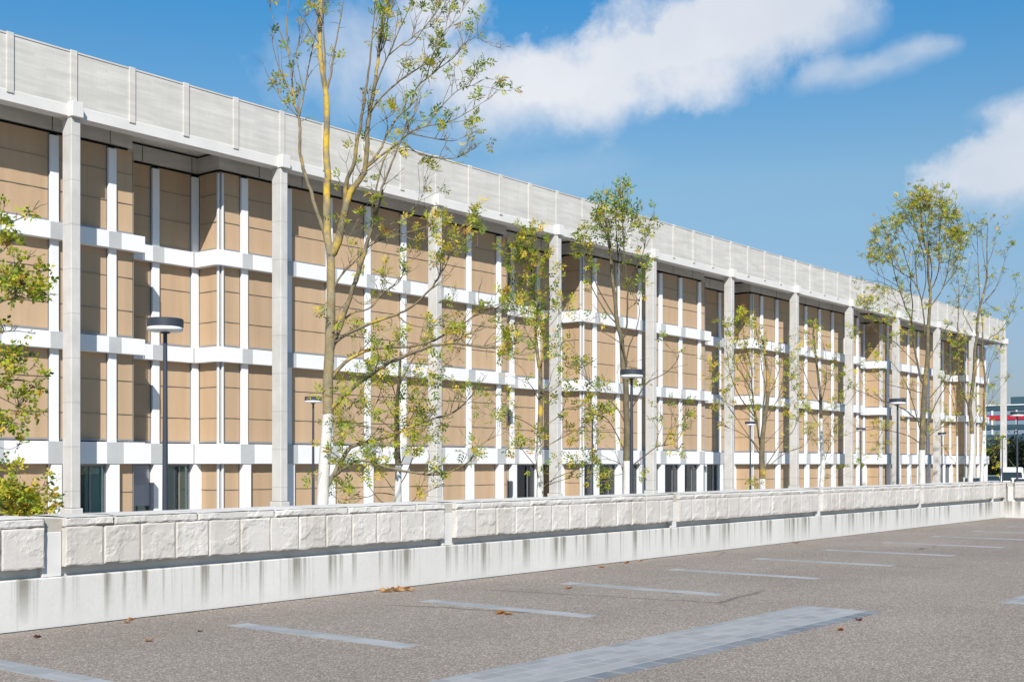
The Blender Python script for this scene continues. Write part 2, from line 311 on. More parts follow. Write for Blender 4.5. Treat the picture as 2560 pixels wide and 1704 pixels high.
# ------------------------------------------------------------------ mesh helper
class MB:
    def __init__(s): s.v = []; s.f = []; s.mi = []
    def quad(s, a, b, c, d, mi=0):
        i = len(s.v); s.v += [tuple(a), tuple(b), tuple(c), tuple(d)]; s.f.append((i, i + 1, i + 2, i + 3)); s.mi.append(mi)
    def box(s, x0, x1, y0, y1, z0, z1, mi=0, T=None, bev=0.0):
        if x1 < x0: x0, x1 = x1, x0
        if y1 < y0: y0, y1 = y1, y0
        i = len(s.v)
        p = [(x, y, z) for z in (z0, z1) for y in (y0, y1) for x in (x0, x1)]
        if T: p = [T(*q) for q in p]
        s.v += [tuple(q) for q in p]
        for f in ((0, 2, 3, 1), (4, 5, 7, 6), (0, 1, 5, 4), (2, 6, 7, 3), (0, 4, 6, 2), (1, 3, 7, 5)):
            s.f.append(tuple(i + k for k in f)); s.mi.append(mi)
    def strip(s, outer, inner, z0, z1, mi=0, cap=True):      # sweep between two parallel plan polylines
        n = len(outer); i = len(s.v)
        for (a, b) in zip(outer, inner):
            s.v += [(a[0], a[1], z0), (a[0], a[1], z1), (b[0], b[1], z1), (b[0], b[1], z0)]
        for k in range(n - 1):
            A, B = i + 4 * k, i + 4 * k + 4
            for j in range(4):
                s.f.append((A + j, A + (j + 1) % 4, B + (j + 1) % 4, B + j)); s.mi.append(mi)
        if cap:
            s.f.append((i, i + 3, i + 2, i + 1)); s.mi.append(mi)
            e = i + 4 * (n - 1); s.f.append((e, e + 1, e + 2, e + 3)); s.mi.append(mi)
    def tube(s, pts, rad, sides=6, mi=0, cap=True):
        i0 = len(s.v); n = len(pts); ref = Vector((.31, .77, .55))
        for k in range(n):
            t = (pts[min(k + 1, n - 1)] - pts[max(k - 1, 0)])
            if t.length < 1e-9: t = Vector((0, 0, 1))
            t.normalize(); a = t.cross(ref)
            if a.length < .05: a = t.cross(Vector((1, 0, 0)))
            a.normalize(); b = t.cross(a); r = rad[k]
            for j in range(sides):
                q = 2 * math.pi * j / sides; p = pts[k] + a * (r * math.cos(q)) + b * (r * math.sin(q)); s.v.append((p.x, p.y, p.z))
        for k in range(n - 1):
            for j in range(sides):
                a = i0 + k * sides; b = a + sides; j2 = (j + 1) % sides
                s.f.append((a + j, a + j2, b + j2, b + j)); s.mi.append(mi)
        if cap:
            s.f.append(tuple(i0 + j for j in range(sides))[::-1]); s.mi.append(mi)
            s.f.append(tuple(i0 + (n - 1) * sides + j for j in range(sides))); s.mi.append(mi)
    def lathe(s, cx, cy, prof, sides=32, mi=0):
        i0 = len(s.v); n = len(prof)
        for (r, z) in prof:
            for j in range(sides):
                q = 2 * math.pi * j / sides; s.v.append((cx + r * math.cos(q), cy + r * math.sin(q), z))
        for k in range(n - 1):
            for j in range(sides):
                a = i0 + k * sides; b = a + sides; j2 = (j + 1) % sides
                s.f.append((a + j, a + j2, b + j2, b + j)); s.mi.append(mi)
    def build(s, name, mats, parent=None, smooth=False, fix=False):
        me = bpy.data.meshes.new(name); me.from_pydata(s.v, [], s.f); 
        if not isinstance(mats, (list, tuple)): mats = [mats]
        for m in mats: me.materials.append(m)
        me.polygons.foreach_set('material_index', s.mi)
        if smooth: me.polygons.foreach_set('use_smooth', [True] * len(s.f))
        me.update()
        if fix:
            import bmesh
            bm = bmesh.new(); bm.from_mesh(me); bmesh.ops.recalc_face_normals(bm, faces=bm.faces); bm.to_mesh(me); bm.free()
        o = bpy.data.objects.new(name, me); C.objects.link(o)
        if parent: o.parent = parent
        return o
def bevel(o, w=.01, seg=1):
    b = o.modifiers.new('bevel', 'BEVEL'); b.width = w; b.segments = seg; b.limit_method = 'ANGLE'; return o
def empty(name, loc=(0, 0, 0)):
    o = bpy.data.objects.new(name, None); C.objects.link(o); o.location = loc; return o
def tag(o, label=None, cat=None, group=None, kind=None):
    if label: o['label'] = label
    if cat: o['category'] = cat
    if group: o['group'] = group
    if kind: o['kind'] = kind
    return o
def sub(mb, off):                        # re-express a mesh in the frame of a thing standing at off
    mb.v = [(a[0] - off[0], a[1] - off[1], a[2] - off[2]) for a in mb.v]; return mb

# ------------------------------------------------------------------ ground
GZ = -1.0
WX, WY, WA = 8.0, 11.05, R(1.03)
wc, ws = math.cos(WA), math.sin(WA)
def WT(t, n, z): return (WX + t * wc - n * ws, WY + t * ws + n * wc, z)     # wall frame: t along, n away from the viewer
TC = 29.95                                # corner of the wall
g = MB(); g.quad((-900, -900, GZ), (1500, -900, GZ), (1500, 1500, GZ), (-900, 1500, GZ))
tag(g.build('ground', M['court']), kind='structure')
g = MB(); cx_, cy_, _ = WT(TC + .5, .3, 0); lx, ly, _ = WT(-60, .3, 0)
g.v = [(-52, -60, 0), (cx_, -60, 0), (cx_, cy_, 0), (lx, ly, 0), (-52, -60, GZ), (cx_, -60, GZ), (cx_, cy_, GZ), (lx, ly, GZ)]
g.f = [(0, 1, 2, 3), (1, 0, 4, 5), (0, 3, 7, 4), (2, 1, 5, 6), (3, 2, 6, 7)]; g.mi = [0] * 5
tag(g.build('parking_lot', M['asphalt']), kind='structure')
# paving-stone bay lines, laid almost flush in the asphalt
bays = [4.9 + 2.745 * k for k in range(-3, 13)]
for k, x in enumerate(bays):
    if x > 36.5: continue
    m_ = MB(); m_.box(-.12, .12, -1.19, 1.19, 0, .004); o = m_.build('parking_line', M['line']); o.location = (x + .13, 8.63, 0)
    tag(o, kind='structure')
m_ = MB(); m_.box(-14, 12.82, 5.36, 6.13, 0, .004); tag(m_.build('paving_strip', M['paver']), kind='structure')
m_ = MB(); m_.box(-14, 12.82, 5.20, 5.357, 0, .0045); tag(m_.build('paving_strip', M['edge_paver']), kind='structure')
m_ = MB(); m_.box(14.55, 36, 3.75, 4.52, 0, .004); tag(m_.build('paving_strip', M['paver']), kind='structure')
m_ = MB(); m_.box(14.55, 36, 3.58, 3.747, 0, .0045); tag(m_.build('paving_strip', M['edge_paver']), kind='structure')

# ------------------------------------------------------------------ parapet wall
random.seed(3)
wall = tag(empty('parapet_wall', WT(0, 0, 0)), 'low white concrete parapet wall faced with split stone blocks along the car park', 'wall')
woff = WT(0, 0, 0)
def rough_face(mb, T, t0, t1, z0, z1, n0, res, amp, seed, draft=.02, thick=.14, mi=0):
    nx = max(3, int(res * (t1 - t0) / .45)); nz = max(2, int(res * (z1 - z0) / .45)); i0 = len(mb.v)
    for j in range(nz + 1):
        for i in range(nx + 1):
            u = i / nx; v = j / nz; t = t0 + (t1 - t0) * u; z = z0 + (z1 - z0) * v
            e = min(u * (t1 - t0), (1 - u) * (t1 - t0), v * (z1 - z0), (1 - v) * (z1 - z0))
            k = min(1, e / .016); k = k * k * (3 - 2 * k)
            p = Vector((t * 3.2 + seed * 11.3, seed * 5.1, z * 4.2))
            h = noise.fractal(p, .9, 2.1, 6) * .75
            rd = noise.ridged_multi_fractal(p * 1.3 + Vector((9, 3, 1)), 1.0, 2.2, 4, 1.0, 2.0) * .28
            fl = noise.cell(Vector((t * 5 + seed, z * 7 + h * 4, seed))) * .12
            d = (h + rd - .2 + fl) * amp
            nn = n0 - k * max(.0045, amp * .3 + d)
            # ragged arris
            jt = (noise.noise(Vector((z * 9 + seed, t * 2, 3))) * .006) if i in (0, nx) else 0
            jz = (noise.noise(Vector((t * 12 + seed, 7, z))) * .010) if j in (0, nz) else 0
            mb.v.append(T(t + jt, nn, z + jz))
    W_ = nx + 1
    for j in range(nz):
        for i in range(nx):
            a = i0 + j * W_ + i; mb.f.append((a, a + 1, a + W_ + 1, a + W_)); mb.mi.append(mi)
    # sides back into the wall
    rim = [i0 + i for i in range(W_)] + [i0 + j * W_ + nx for j in range(1, nz + 1)] + [i0 + nz * W_ + i for i in range(nx - 1, -1, -1)] + [i0 + j * W_ for j in range(nz - 1, 0, -1)]
    b0 = len(mb.v)
    k_ = 0
    for r_ in rim:
        jj, ii = divmod(r_ - i0, W_); t = t0 + (t1 - t0) * ii / nx; z = z0 + (z1 - z0) * jj / nz
        mb.v.append(T(t, n0 + thick, z))
    n_ = len(rim)
    for k in range(n_):
        mb.f.append((rim[k], b0 + k, b0 + (k + 1) % n_, rim[(k + 1) % n_])); mb.mi.append(mi)
def wsub(mb): return sub(mb, woff)
def wall_run(T, tA, tB, posts, near, tagl=''):
    b = MB(); b.box(tA, tB, .0, .62, GZ, .493, 0, T); o = wsub(b).build('plinth', M['plinth'], wall); bevel(o, .008)
    b = MB(); b.box(tA, tB, .12, .58, .493, .985, 0, T); wsub(b).build('wall_core', M['post'], wall)
    for p in posts:
        b = MB(); b.box(p - .105, p + .105, .05, .13, .493, .935, 0, T); o = wsub(b).build('pillar', M['post'], wall); bevel(o, .006)
        b = MB(); b.box(p - .125, p + .125, .055, .60, .935, 1.062, 0, T); wsub(b).build('mortar_pad', M['pad'], wall)
    segs = []; ps = sorted(posts)
    if ps[0] - .105 > tA + .3: segs.append((tA, ps[0] - .105))
    for a, c in zip(ps[:-1], ps[1:]): segs.append((a + .105, c - .105))
    if ps[-1] + .105 < tB - .3: segs.append((ps[-1] + .105, tB))
    for (a, c) in segs:
        n = max(1, round((c - a) / .438)); w = (c - a) / n
        mid = (a + c) / 2; res = near(mid)
        b = MB(); seed = 0
        b.box(a + .012, c - .012, .0012, .119, .60, .985, 1, T)         # mortar bed behind the joints
        for k in range(n):
            t0 = a + k * w + .007; t1 = a + (k + 1) * w - .007
            rough_face(b, T, t0, t1, .592 + random.uniform(0, .006), .982, -.002, res, .017, round(t0 * 7.3, 2) + random.random(), thick=.115)
        wsub(b).build('stone_facing', [M['stone'], M['mortar']], wall)
        b = MB(); t = a - .0; first = random.uniform(.5, .62)
        cuts = [a]; x = a + (.56 if first else 0)
        while x < c - .5: cuts.append(x); x += random.uniform(1.0, 1.28)
        cuts.append(c)
        for t0, t1 in zip(cuts[:-1], cuts[1:]):
            sd_ = random.random() * 50
            rough_face(b, T, t0 + .012, t1 - .012, .990, 1.075, -.006, res, .022, sd_, draft=.01, thick=.02)
            # top slab with an uneven skin
            nx = max(4, int((t1 - t0) * res / 2)); ny = 4; i0 = len(b.v)
            for j in range(ny + 1):
                for i in range(nx + 1):
                    tt = t0 + .012 + (t1 - t0 - .024) * i / nx; nn = -.018 + .66 * j / ny
                    zz = 1.075 + .010 * (j > 0) + .004 * noise.noise(Vector((tt * 3, nn * 3, sd_)))
                    b.v.append(T(tt, nn, zz))
            for j in range(ny):
                for i in range(nx):
                    q = i0 + j * (nx + 1) + i; b.f.append((q, q + 1, q + nx + 2, q + nx + 1)); b.mi.append(0)
            b.box(t0 + .012, t1 - .012, .003, .64, .992, 1.073, 0, T)
            b.box(t1 - .012, t1 + .012, .02, .60, .985, 1.058, 1, T)
        b.box(a, c, .004, .60, .9805, .991, 1, T)
        wsub(b).build('coping', [M['coping'], M['mortar']], wall)
def tx(X): return (X - WX) / wc
posts = [tx(x) for x in (-5.7, .4, 6.5, 12.42, 18.47, 24.57, 30.77, 36.87)]
wall_run(WT, -22, TC, posts, lambda t: 30 if t < 5 else (20 if t < 12 else 11))
cX, cY, _ = WT(TC, 0, 0)
def ST(t, n, z): return (cX + n, cY - t, z)                                    # side run, comes towards the viewer on the right
wall_run(ST, .0, 45, [.16] + [.16 + 6.1 * k for k in range(1, 8)], lambda t: 11)
b = MB(); b.box(0, .62, -.62, .0, GZ, 1.07, 0, lambda x, y, z: (cX + x, cY - y, z)); wsub(b).build('corner_block', M['plinth'], wall)
b = MB()
random.seed(8); t = -20.0; pts = []
while t < TC: pts.append(t); t += .12
for a, c in zip(pts[:-1], pts[1:]):
    wa = .022 + .014 * noise.noise(Vector((a * 4, 0, 0))) + .01 * noise.noise(Vector((a * 17, 0, 0)))
    wb = .022 + .014 * noise.noise(Vector((c * 4, 0, 0))) + .01 * noise.noise(Vector((c * 17, 0, 0)))
    b.quad(WT(a, -wa, .004), WT(c, -wb, .004), WT(c, .0, .005), WT(a, .0, .005))
tag(b.build('tar_joint', M['dark']), kind='structure')

# ------------------------------------------------------------------ the long building
bld = tag(empty('institute_building', (60, 35.9, GZ)), 'long pale concrete building with tan blinds, slender columns and deep flat roof fascia', 'building')
boff = (60, 35.9, GZ)
def bb(mb, name, mats, **k): return sub(mb, boff).build(name, mats, bld, **k)
YF, YR = 35.87, 37.12
X0, X1 = -7.0, 111.75
REC = [(24.05, 27.57), (44.0, 49.85), (62.15, 67.75), (84.3, 87.9), (100.4, 106.4)]
def path(o, cut=0.0):
    p = [(X0, YF - o)]
    for a, c in REC:
        p += [(a + o, YF - o), (a + o, YR - o), (c - o, YR - o)]
        if cut: p += [(c - o, YF - o + cut), (c - o + cut, YF - o)]
        else: p += [(c - o, YF - o)]
    p.append((X1 + (o if o > 0 else 0), YF - o)); return p
LV = dict(A=(8.73, 9.28), B=(5.27, 5.81), C=(1.615, 2.336))
for k, (z0, z1) in LV.items():
    m_ = MB(); m_.strip(path(.27, .10), path(-.05, .03), z0, z1); bevel(bb(m_, 'spandrel_band', M['white'], fix=True), .012, 1)
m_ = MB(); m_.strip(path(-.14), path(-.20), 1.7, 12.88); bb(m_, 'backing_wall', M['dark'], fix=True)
m_ = MB(); m_.strip(path(-.03), path(-.35), 12.24, 12.80); bb(m_, 'lintel_beam', M['beam'], fix=True)
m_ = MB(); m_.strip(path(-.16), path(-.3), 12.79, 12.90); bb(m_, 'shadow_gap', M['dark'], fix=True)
# joints in the lintel
for x in [21.08 + 2.09 * k for k in range(-6, 43)]:
    inr = [r for r in REC if r[0] - .3 < x < r[1] + .3]
    y = YR if inr else YF
    m_ = MB(); m_.box(x - .012, x + .012, y + .026, y + .04, 12.25, 12.795); bb(m_, 'lintel_joint', M['dark'])
m_ = MB(); m_.box(X0, 113.3, 34.75, 50, 12.90, 13.3); bb(m_, 'soffit', M['soffit'])
m_ = MB(); m_.box(X0, 113.35, 34.53, 34.98, 12.39, 12.757); m_.box(112.95, 113.35, 34.98, 50, 12.39, 12.757); bevel(bb(m_, 'edge_beam', M['strip']), .015)
m_ = MB(); m_.box(X0, 113.3, 34.55, 34.85, 12.757, 14.40); m_.box(113.0, 113.3, 34.85, 50, 12.757, 14.40); bb(m_, 'fascia', M['fascia'])
m_ = MB(); m_.box(X0, 113.32, 34.53, 34.9, 14.40, 14.45); m_.box(112.98, 113.32, 34.9, 50, 14.40, 14.45); bb(m_, 'roof_coping', M['fascia'])
m_ = MB(); m_.box(X0, 111.7, 37.6, 50, 1.62, 12.9); bb(m_, 'rear_block', M['white'])
m_ = MB(); m_.box(X0, 111.7, 41.5, 50, GZ, 1.60); bb(m_, 'ground_floor_core', M['interior'])
m_ = MB(); m_.box(X0, 111.7, YR + .06, 41.5, 1.52, 1.612); bb(m_, 'ground_floor_ceiling', M['interior'])
rib = []
COLX = [21.0 + 8.363 * k for k in range(-3, 12)]
for cx in COLX:
    m_ = MB(); m_.box(cx - .165, cx + .165, 34.40, 34.90, .24, 12.36)
    o = bb(m_, 'column', M['column']); bevel(o, .02, 1)
    m_ = MB(); m_.box(cx - .215, cx + .215, 34.34, 34.96, GZ, .235); q = sub(m_, boff).build('column_base', M['column'], o); bevel(q, .02)
    m_ = MB(); m_.box(cx - .195, cx + .195, 34.27, 35.0, 12.355, 12.83); q = sub(m_, boff).build('column_cap', M['strip'], o); bevel(q, .015)
    for j in range(4):
        x = cx + j * 8.363 / 4
        if x > 113.2: continue
        m_ = MB(); m_.box(x - .115, x + .115, 34.495, 34.56, 12.832 if j == 0 else 12.66, 14.47)
        bevel(bb(m_, 'fascia_rib', M['fascia']), .01)
fm = [21.08 + 2.09 * k for k in range(-13, 2)] + [28.66 + 2.09 * k for k in range(8)] + [50.95 + 2.09 * k for k in range(6)] + \
     [69.0 + 2.085 * k for k in range(8)] + [89.15 + 2.07 * k for k in range(6)] + [107.7, 109.65, 111.5]
rm = [25.72, 27.41, 45.81, 47.85, 49.69, 63.95, 65.95, 67.59, 86.2, 87.74, 102.4, 104.35, 106.24]
STO = [(9.28, 12.06), (5.81, 8.73), (2.336, 5.27), (GZ, 1.615)]
for x, y in [(x, YF) for x in fm] + [(x, YR) for x in rm]:
    m_ = MB()
    for i, (z0, z1) in enumerate(STO):
        w, d = (.18, .25) if i == 3 else (.145, .12)
        m_.box(x - w, x + w, y - d, y + .14, z0, z1, 0)
    edge = any(abs(x - r[1]) < .6 for r in REC) and y == YR
    for (z0, z1), w in ((LV['A'], .24), (LV['B'], .24), (LV['C'], .32)):
        if edge: m_.box(x - .24, x + .02, y - .273, y - .26, z0 - .003, z1 + .003, 1)
        else: m_.box(x - w, x + w, y - .273, y - .26, z0 - .003, z1 + .003, 1)
    bevel(bb(m_, 'mullion', [M['white'], M['node']]), .008)
for a, c in REC:
    m_ = MB()
    for (z0, z1) in STO:
        for dx, dy in ((-.03, .02), (.10, -.06)):
            m_.lathe(c + dx, YF - .03 + dy, [(.05, z0), (.05, z1)], 10)
        m_.box(c - .05, c + .18, YF - .03, YF + .06, z0, z1)
    bb(m_, 'corner_post', M['silver'], smooth=False)
# blinds --------------------------------------------------------------
def blind_mb(mb, T, a, c, z0, z1, rods, fold, glz=0):
    nx = max(2, int((c - a) / .16)); i0 = len(mb.v)
    for j, z in enumerate((z0, z1)):
        for i in range(nx + 1):
            t = a + (c - a) * i / nx; mb.v.append(T(t, .004 * math.sin(t * 9 + z0) + .003 * noise.noise(Vector((t * 6, z0, 1))), z))
    for i in range(nx):
        q = i0 + i; mb.f.append((q, q + 1, q + nx + 2, q + nx + 1)); mb.mi.append(0)
    for r_ in rods: mb.box(a - .01, c + .01, -.022, -.006, r_ - .007, r_ + .007, 1, T)
    mb.box(a, c, -.05, .02, z0 - .05, z0 + .012, 2, T)
    mb.box(a - .03, a - .012, -.03, .0, z0 - .05, z1, 2, T); mb.box(c + .012, c + .03, -.03, .0, z0 - .05, z1, 2, T)
bl = []
def plane_bays(xs, y, lo, hi):
    e = [(lo, 0)] + [(x, 1) for x in xs] + [(hi, 0)]
    return [((p[0], p[1]), (q[0], q[1]), y) for p, q in zip(e[:-1], e[1:]) if q[0] - p[0] > .45]
allb = []
edges = [X0] + [v for r in REC for v in r] + [X1]
for k in range(0, len(edges), 2):
    allb += plane_bays([x for x in fm if edges[k] < x < edges[k + 1]], YF, edges[k], edges[k + 1])
for a, c in REC: allb += plane_bays([x for x in rm if a < x < c], YR, a, c)
def glazed(x):                             # ground-floor bays that show glass rather than a blind
    return (21.2 < x < 23.2) or (25 < x < 27.2) or (45.5 < x < 66.5) or (100.4 < x < 106)
glz = []
for (p, q, y) in allb:
    for i, (z0, z1) in enumerate(STO):
        hw = .18 if i == 3 else .145
        a = p[0] + (hw if p[1] else .03) + .024; c = q[0] - (hw if q[1] else .03) - .024
        if c - a < .15: continue
        mid = (a + c) / 2
        if i == 3 and (glazed(mid) or (24.0 < mid < 25.6 and y == YR)): glz.append((a, c, y)); continue
        rods = [z0 + dz for dz in ((1.0 + 1.06, 1.06), (.93 + 1.12, .94), (.94 + 1.12, .94), (1.68,))[i]]
        bl.append((mid, y, i, a, c, z0 + .09, min(z1, 12.0) + .13 if i == 0 else z1 + .0, rods, 'f'))
for a, c in REC:
    for i, (z0, z1) in enumerate(STO):
        rods = [z0 + dz for dz in ((1.0 + 1.06, 1.06), (.93 + 1.12, .94), (.94 + 1.12, .94), (1.68,))[i]]
        bl.append((c, YF, i, YF + .07, YR - .14, z0 + .09, min(z1, 12.0) + .13 if i == 0 else z1, rods, 'r'))
vis = [b_ for b_ in bl if b_[0] > 18.8]; rest = [b_ for b_ in bl if b_[0] <= 18.8]
vis.sort(key=lambda b_: b_[0] + .0); rest += vis[100:]; vis = vis[:100]
def mkblind(b_, mb):
    mid, y, i, a, c, z0, z1, rods, kd = b_
    if kd == 'f': T = lambda t, n, z, y=y: (t, y + n, z)
    else: T = lambda t, n, z, x=mid: (x + n, t, z)
    blind_mb(mb, T, a, c, z0, z1, rods, 0)
for b_ in vis:
    m_ = MB(); mkblind(b_, m_); bb(m_, 'window_blind', [M['fabric'], M['rod'], M['rail']])
m_ = MB()
for b_ in rest: mkblind(b_, m_)
o = bb(m_, 'window_blind', [M['fabric'], M['rod'], M['rail']]); o['kind'] = 'stuff'
# ground floor glass and what stands behind it
for k, (a, c, y) in enumerate(glz):
    m_ = MB(); f = .035
    for (x0, x1, z0, z1) in ((a, a + f, GZ, 1.6), (c - f, c, GZ, 1.6), (a + f, c - f, 1.54, 1.6), (a + f, c - f, GZ, GZ + .12)): m_.box(x0, x1, y - .02, y + .05, z0, z1)
    if c - a > .9: xm = a + (c - a) * .66; m_.box(xm - f / 2, xm + f / 2, y - .02, y + .05, GZ + .12, 1.54)
    fr = bb(m_, 'window_frame', M['frame'])
    m_ = MB(); m_.box(a + f, c - f, y + .01, y + .02, GZ + .12, 1.54); sub(m_, boff).build('pane', M['glass'], fr)
random.seed(5); m_ = MB(); m2 = MB()
for (a, c, y) in glz:
    xs = a + (c - a) * random.uniform(.45, .7)
    m_.box(xs, xs + random.uniform(.4, .8), y + .12, y + .16, GZ, 1.5)
    if random.random() < .35: m2.box(a - .2, xs - .05, y + 1.6, y + 1.7, GZ, 1.5)
bb(m_, 'inner_curtain', M['curtain']); bb(m2, 'inner_partition', M['interior_dark'])
# louvred panel at the first recess
m_ = MB(); lx0, lx1 = 24.15, 25.48
m_.box(lx0, lx1, YR - .05, YR + .0, .75, 1.58, 0); m_.box(lx0, lx1, YR - .06, YR - .05, GZ, -.1, 1)
for k in range(9): m_.box(lx0 + .03, lx1 - .03, YR - .09, YR - .052, .98 + k * .065, .98 + k * .065 + .038, 0)
m_.box(lx0, lx1, YR - .08, YR - .0, .15, .9, 0)
bb(m_, 'louvre_panel', [M['louvre'], M['interior_dark']])
m_ = MB(); m_.box(X0, X1, YF + .3, 41.5, GZ + .004, GZ + .05); bb(m_, 'ground_floor_slab', M['court'])

# ------------------------------------------------------------------ street lamps
def yplane(px, Y):                     # ground position on the row y = Y seen in column px
    a = math.atan((px - 1280) / F); th = R(AZ) - a
    return (Y / math.tan(th), Y)
def make_lamp(loc, label, top, group):
    r = tag(empty('street_lamp', (loc[0], loc[1], GZ)), label, 'street lamp', group)
    h = top - GZ
    m_ = MB(); m_.lathe(0, 0, [(.0, .0), (.09, 0), (.09, .02), (.055, .03), (.05, 1.0), (.031, h - .2), (.028, h - .16)], 20); m_.build('pole', M['lamp'], r, smooth=True)
    m_ = MB(); m_.lathe(0, 0, [(.0, h), (.26, h), (.275, h - .012), (.275, h - .125), (.268, h - .13), (.0, h - .13)], 48); m_.build('lamp_head', M['lamp'], r)
    m_ = MB(); m_.lathe(0, 0, [(.262, h - .13), (.27, h - .135), (.27, h - .18), (.24, h - .195), (.08, h - .205), (.03, h - .205)], 48); m_.build('diffuser', M['diffuser'], r, smooth=True)
    m_ = MB(); m_.lathe(0, 0, [(.075, h - .206), (.07, h - .225), (.03, h - .23)], 24); m_.build('collar', M['lamp'], r)
    return r
for px, lb in ((413, 'tall grey disc-topped street lamp nearest the viewer, at the left before the first recess'),
               (1579, 'grey disc-topped street lamp in front of the thin tree trunk, second nearest lamp'),
               (2244, 'dark disc-topped street lamp just left of the big bushy tree, third of the near row'),
               (2543, 'dark disc-topped street lamp at the far right, in front of the distant office block')):
    make_lamp(yplane(px, 16.0), lb, 3.84, 'street lamps of the near row behind the parapet')
for px, lb in ((783, 'small grey disc-topped street lamp just left of the tall yellow tree trunk'),
               (1481, 'small disc-topped street lamp among branches, between the fourth and fifth visible columns from left'),
               (1876, 'small dark street lamp left of the multi-stemmed fan-shaped tree'),
               (2152, 'small street lamp left of the dark lamp beside the big bushy tree'),
               (2355, 'small street lamp just right of the big bushy tree trunk'),
               (2506, 'small street lamp standing in front of the last free-standing column')):
    make_lamp(yplane(px, 29.8), lb, 3.78, 'street lamps of the row close to the building')

# ------------------------------------------------------------------ trees
REG = {'4': (640, 0, 2.941), '5': (700, 460, 2.941), '6': (700, 900, 2.941), 'A': (820, 800, 3.365), 'B': (1200, 580, 4.61), 'C': (1200, 900, 4.61),
       'D': (1430, 460, 3.92), 'E': (1430, 840, 3.92), 'F': (1740, 760, 3.408), 'G': (2100, 460, 3.92), 'H': (2080, 820, 3.92), 'L': (0, 480, 1.9125), 'S': (0, 0, 1)}
def Q(s):                               # "4:x,y x,y 5:x,y ..." -> picture points
    out = []; r = 'S'
    for tk in s.split():
        if ':' in tk: r, tk = tk.split(':')
        x, y = tk.split(','); ox, oy, k = REG[r]; out.append((ox + float(x) / k, oy + float(y) / k))
    return out
def smooth_line(p, n=4):
    if len(p) < 3: return [p[0].lerp(p[-1], i / n) for i in range(n + 1)]
    o = []
    for i in range(len(p) - 1):
        a = p[max(i - 1, 0)]; b = p[i]; c = p[i + 1]; d = p[min(i + 2, len(p) - 1)]
        for j in range(n):
            t = j / n
            o.append(.5 * ((2 * b) + (c - a) * t + (2 * a - 5 * b + 4 * c - d) * t * t + (3 * b - a - 3 * c + d) * t ** 3))
    o.append(p[-1]); return o
def rv(s=1.0): return Vector((random.gauss(0, s), random.gauss(0, s), random.gauss(0, s)))
def add_leaf(lb, p, d, L, pairs, wts, wid=.30):
    side = d.cross(Vector((0, 0, 1)) + rv(.5))
    if side.length < .01: side = Vector((1, 0, 0))
    side.normalize(); up = side.cross(d).normalized(); mi = random.choices(range(5), wts)[0]
    ll = L * .5
    def lf(b, dr):
        dr = (dr + rv(.12)).normalized(); sw = dr.cross(up + rv(.25)).normalized() * (ll * wid * .5); tip = b + dr * ll - up * ll * .12; mid = b + dr * ll * .48
        i = len(lb.v); lb.v += [tuple(b), tuple(mid + sw), tuple(tip), tuple(mid - sw)]; lb.f.append((i, i + 1, i + 2, i + 3)); lb.mi.append(mi)
    for k in range(pairs):
        t = (k + 1) / (pairs + 1); b = p + d * (L * t) - Vector((0, 0, L * .18 * t * t))
        lf(b, d * .55 + side * .9); lf(b, d * .55 - side * .9)
    lf(p + d * L * .8, d)
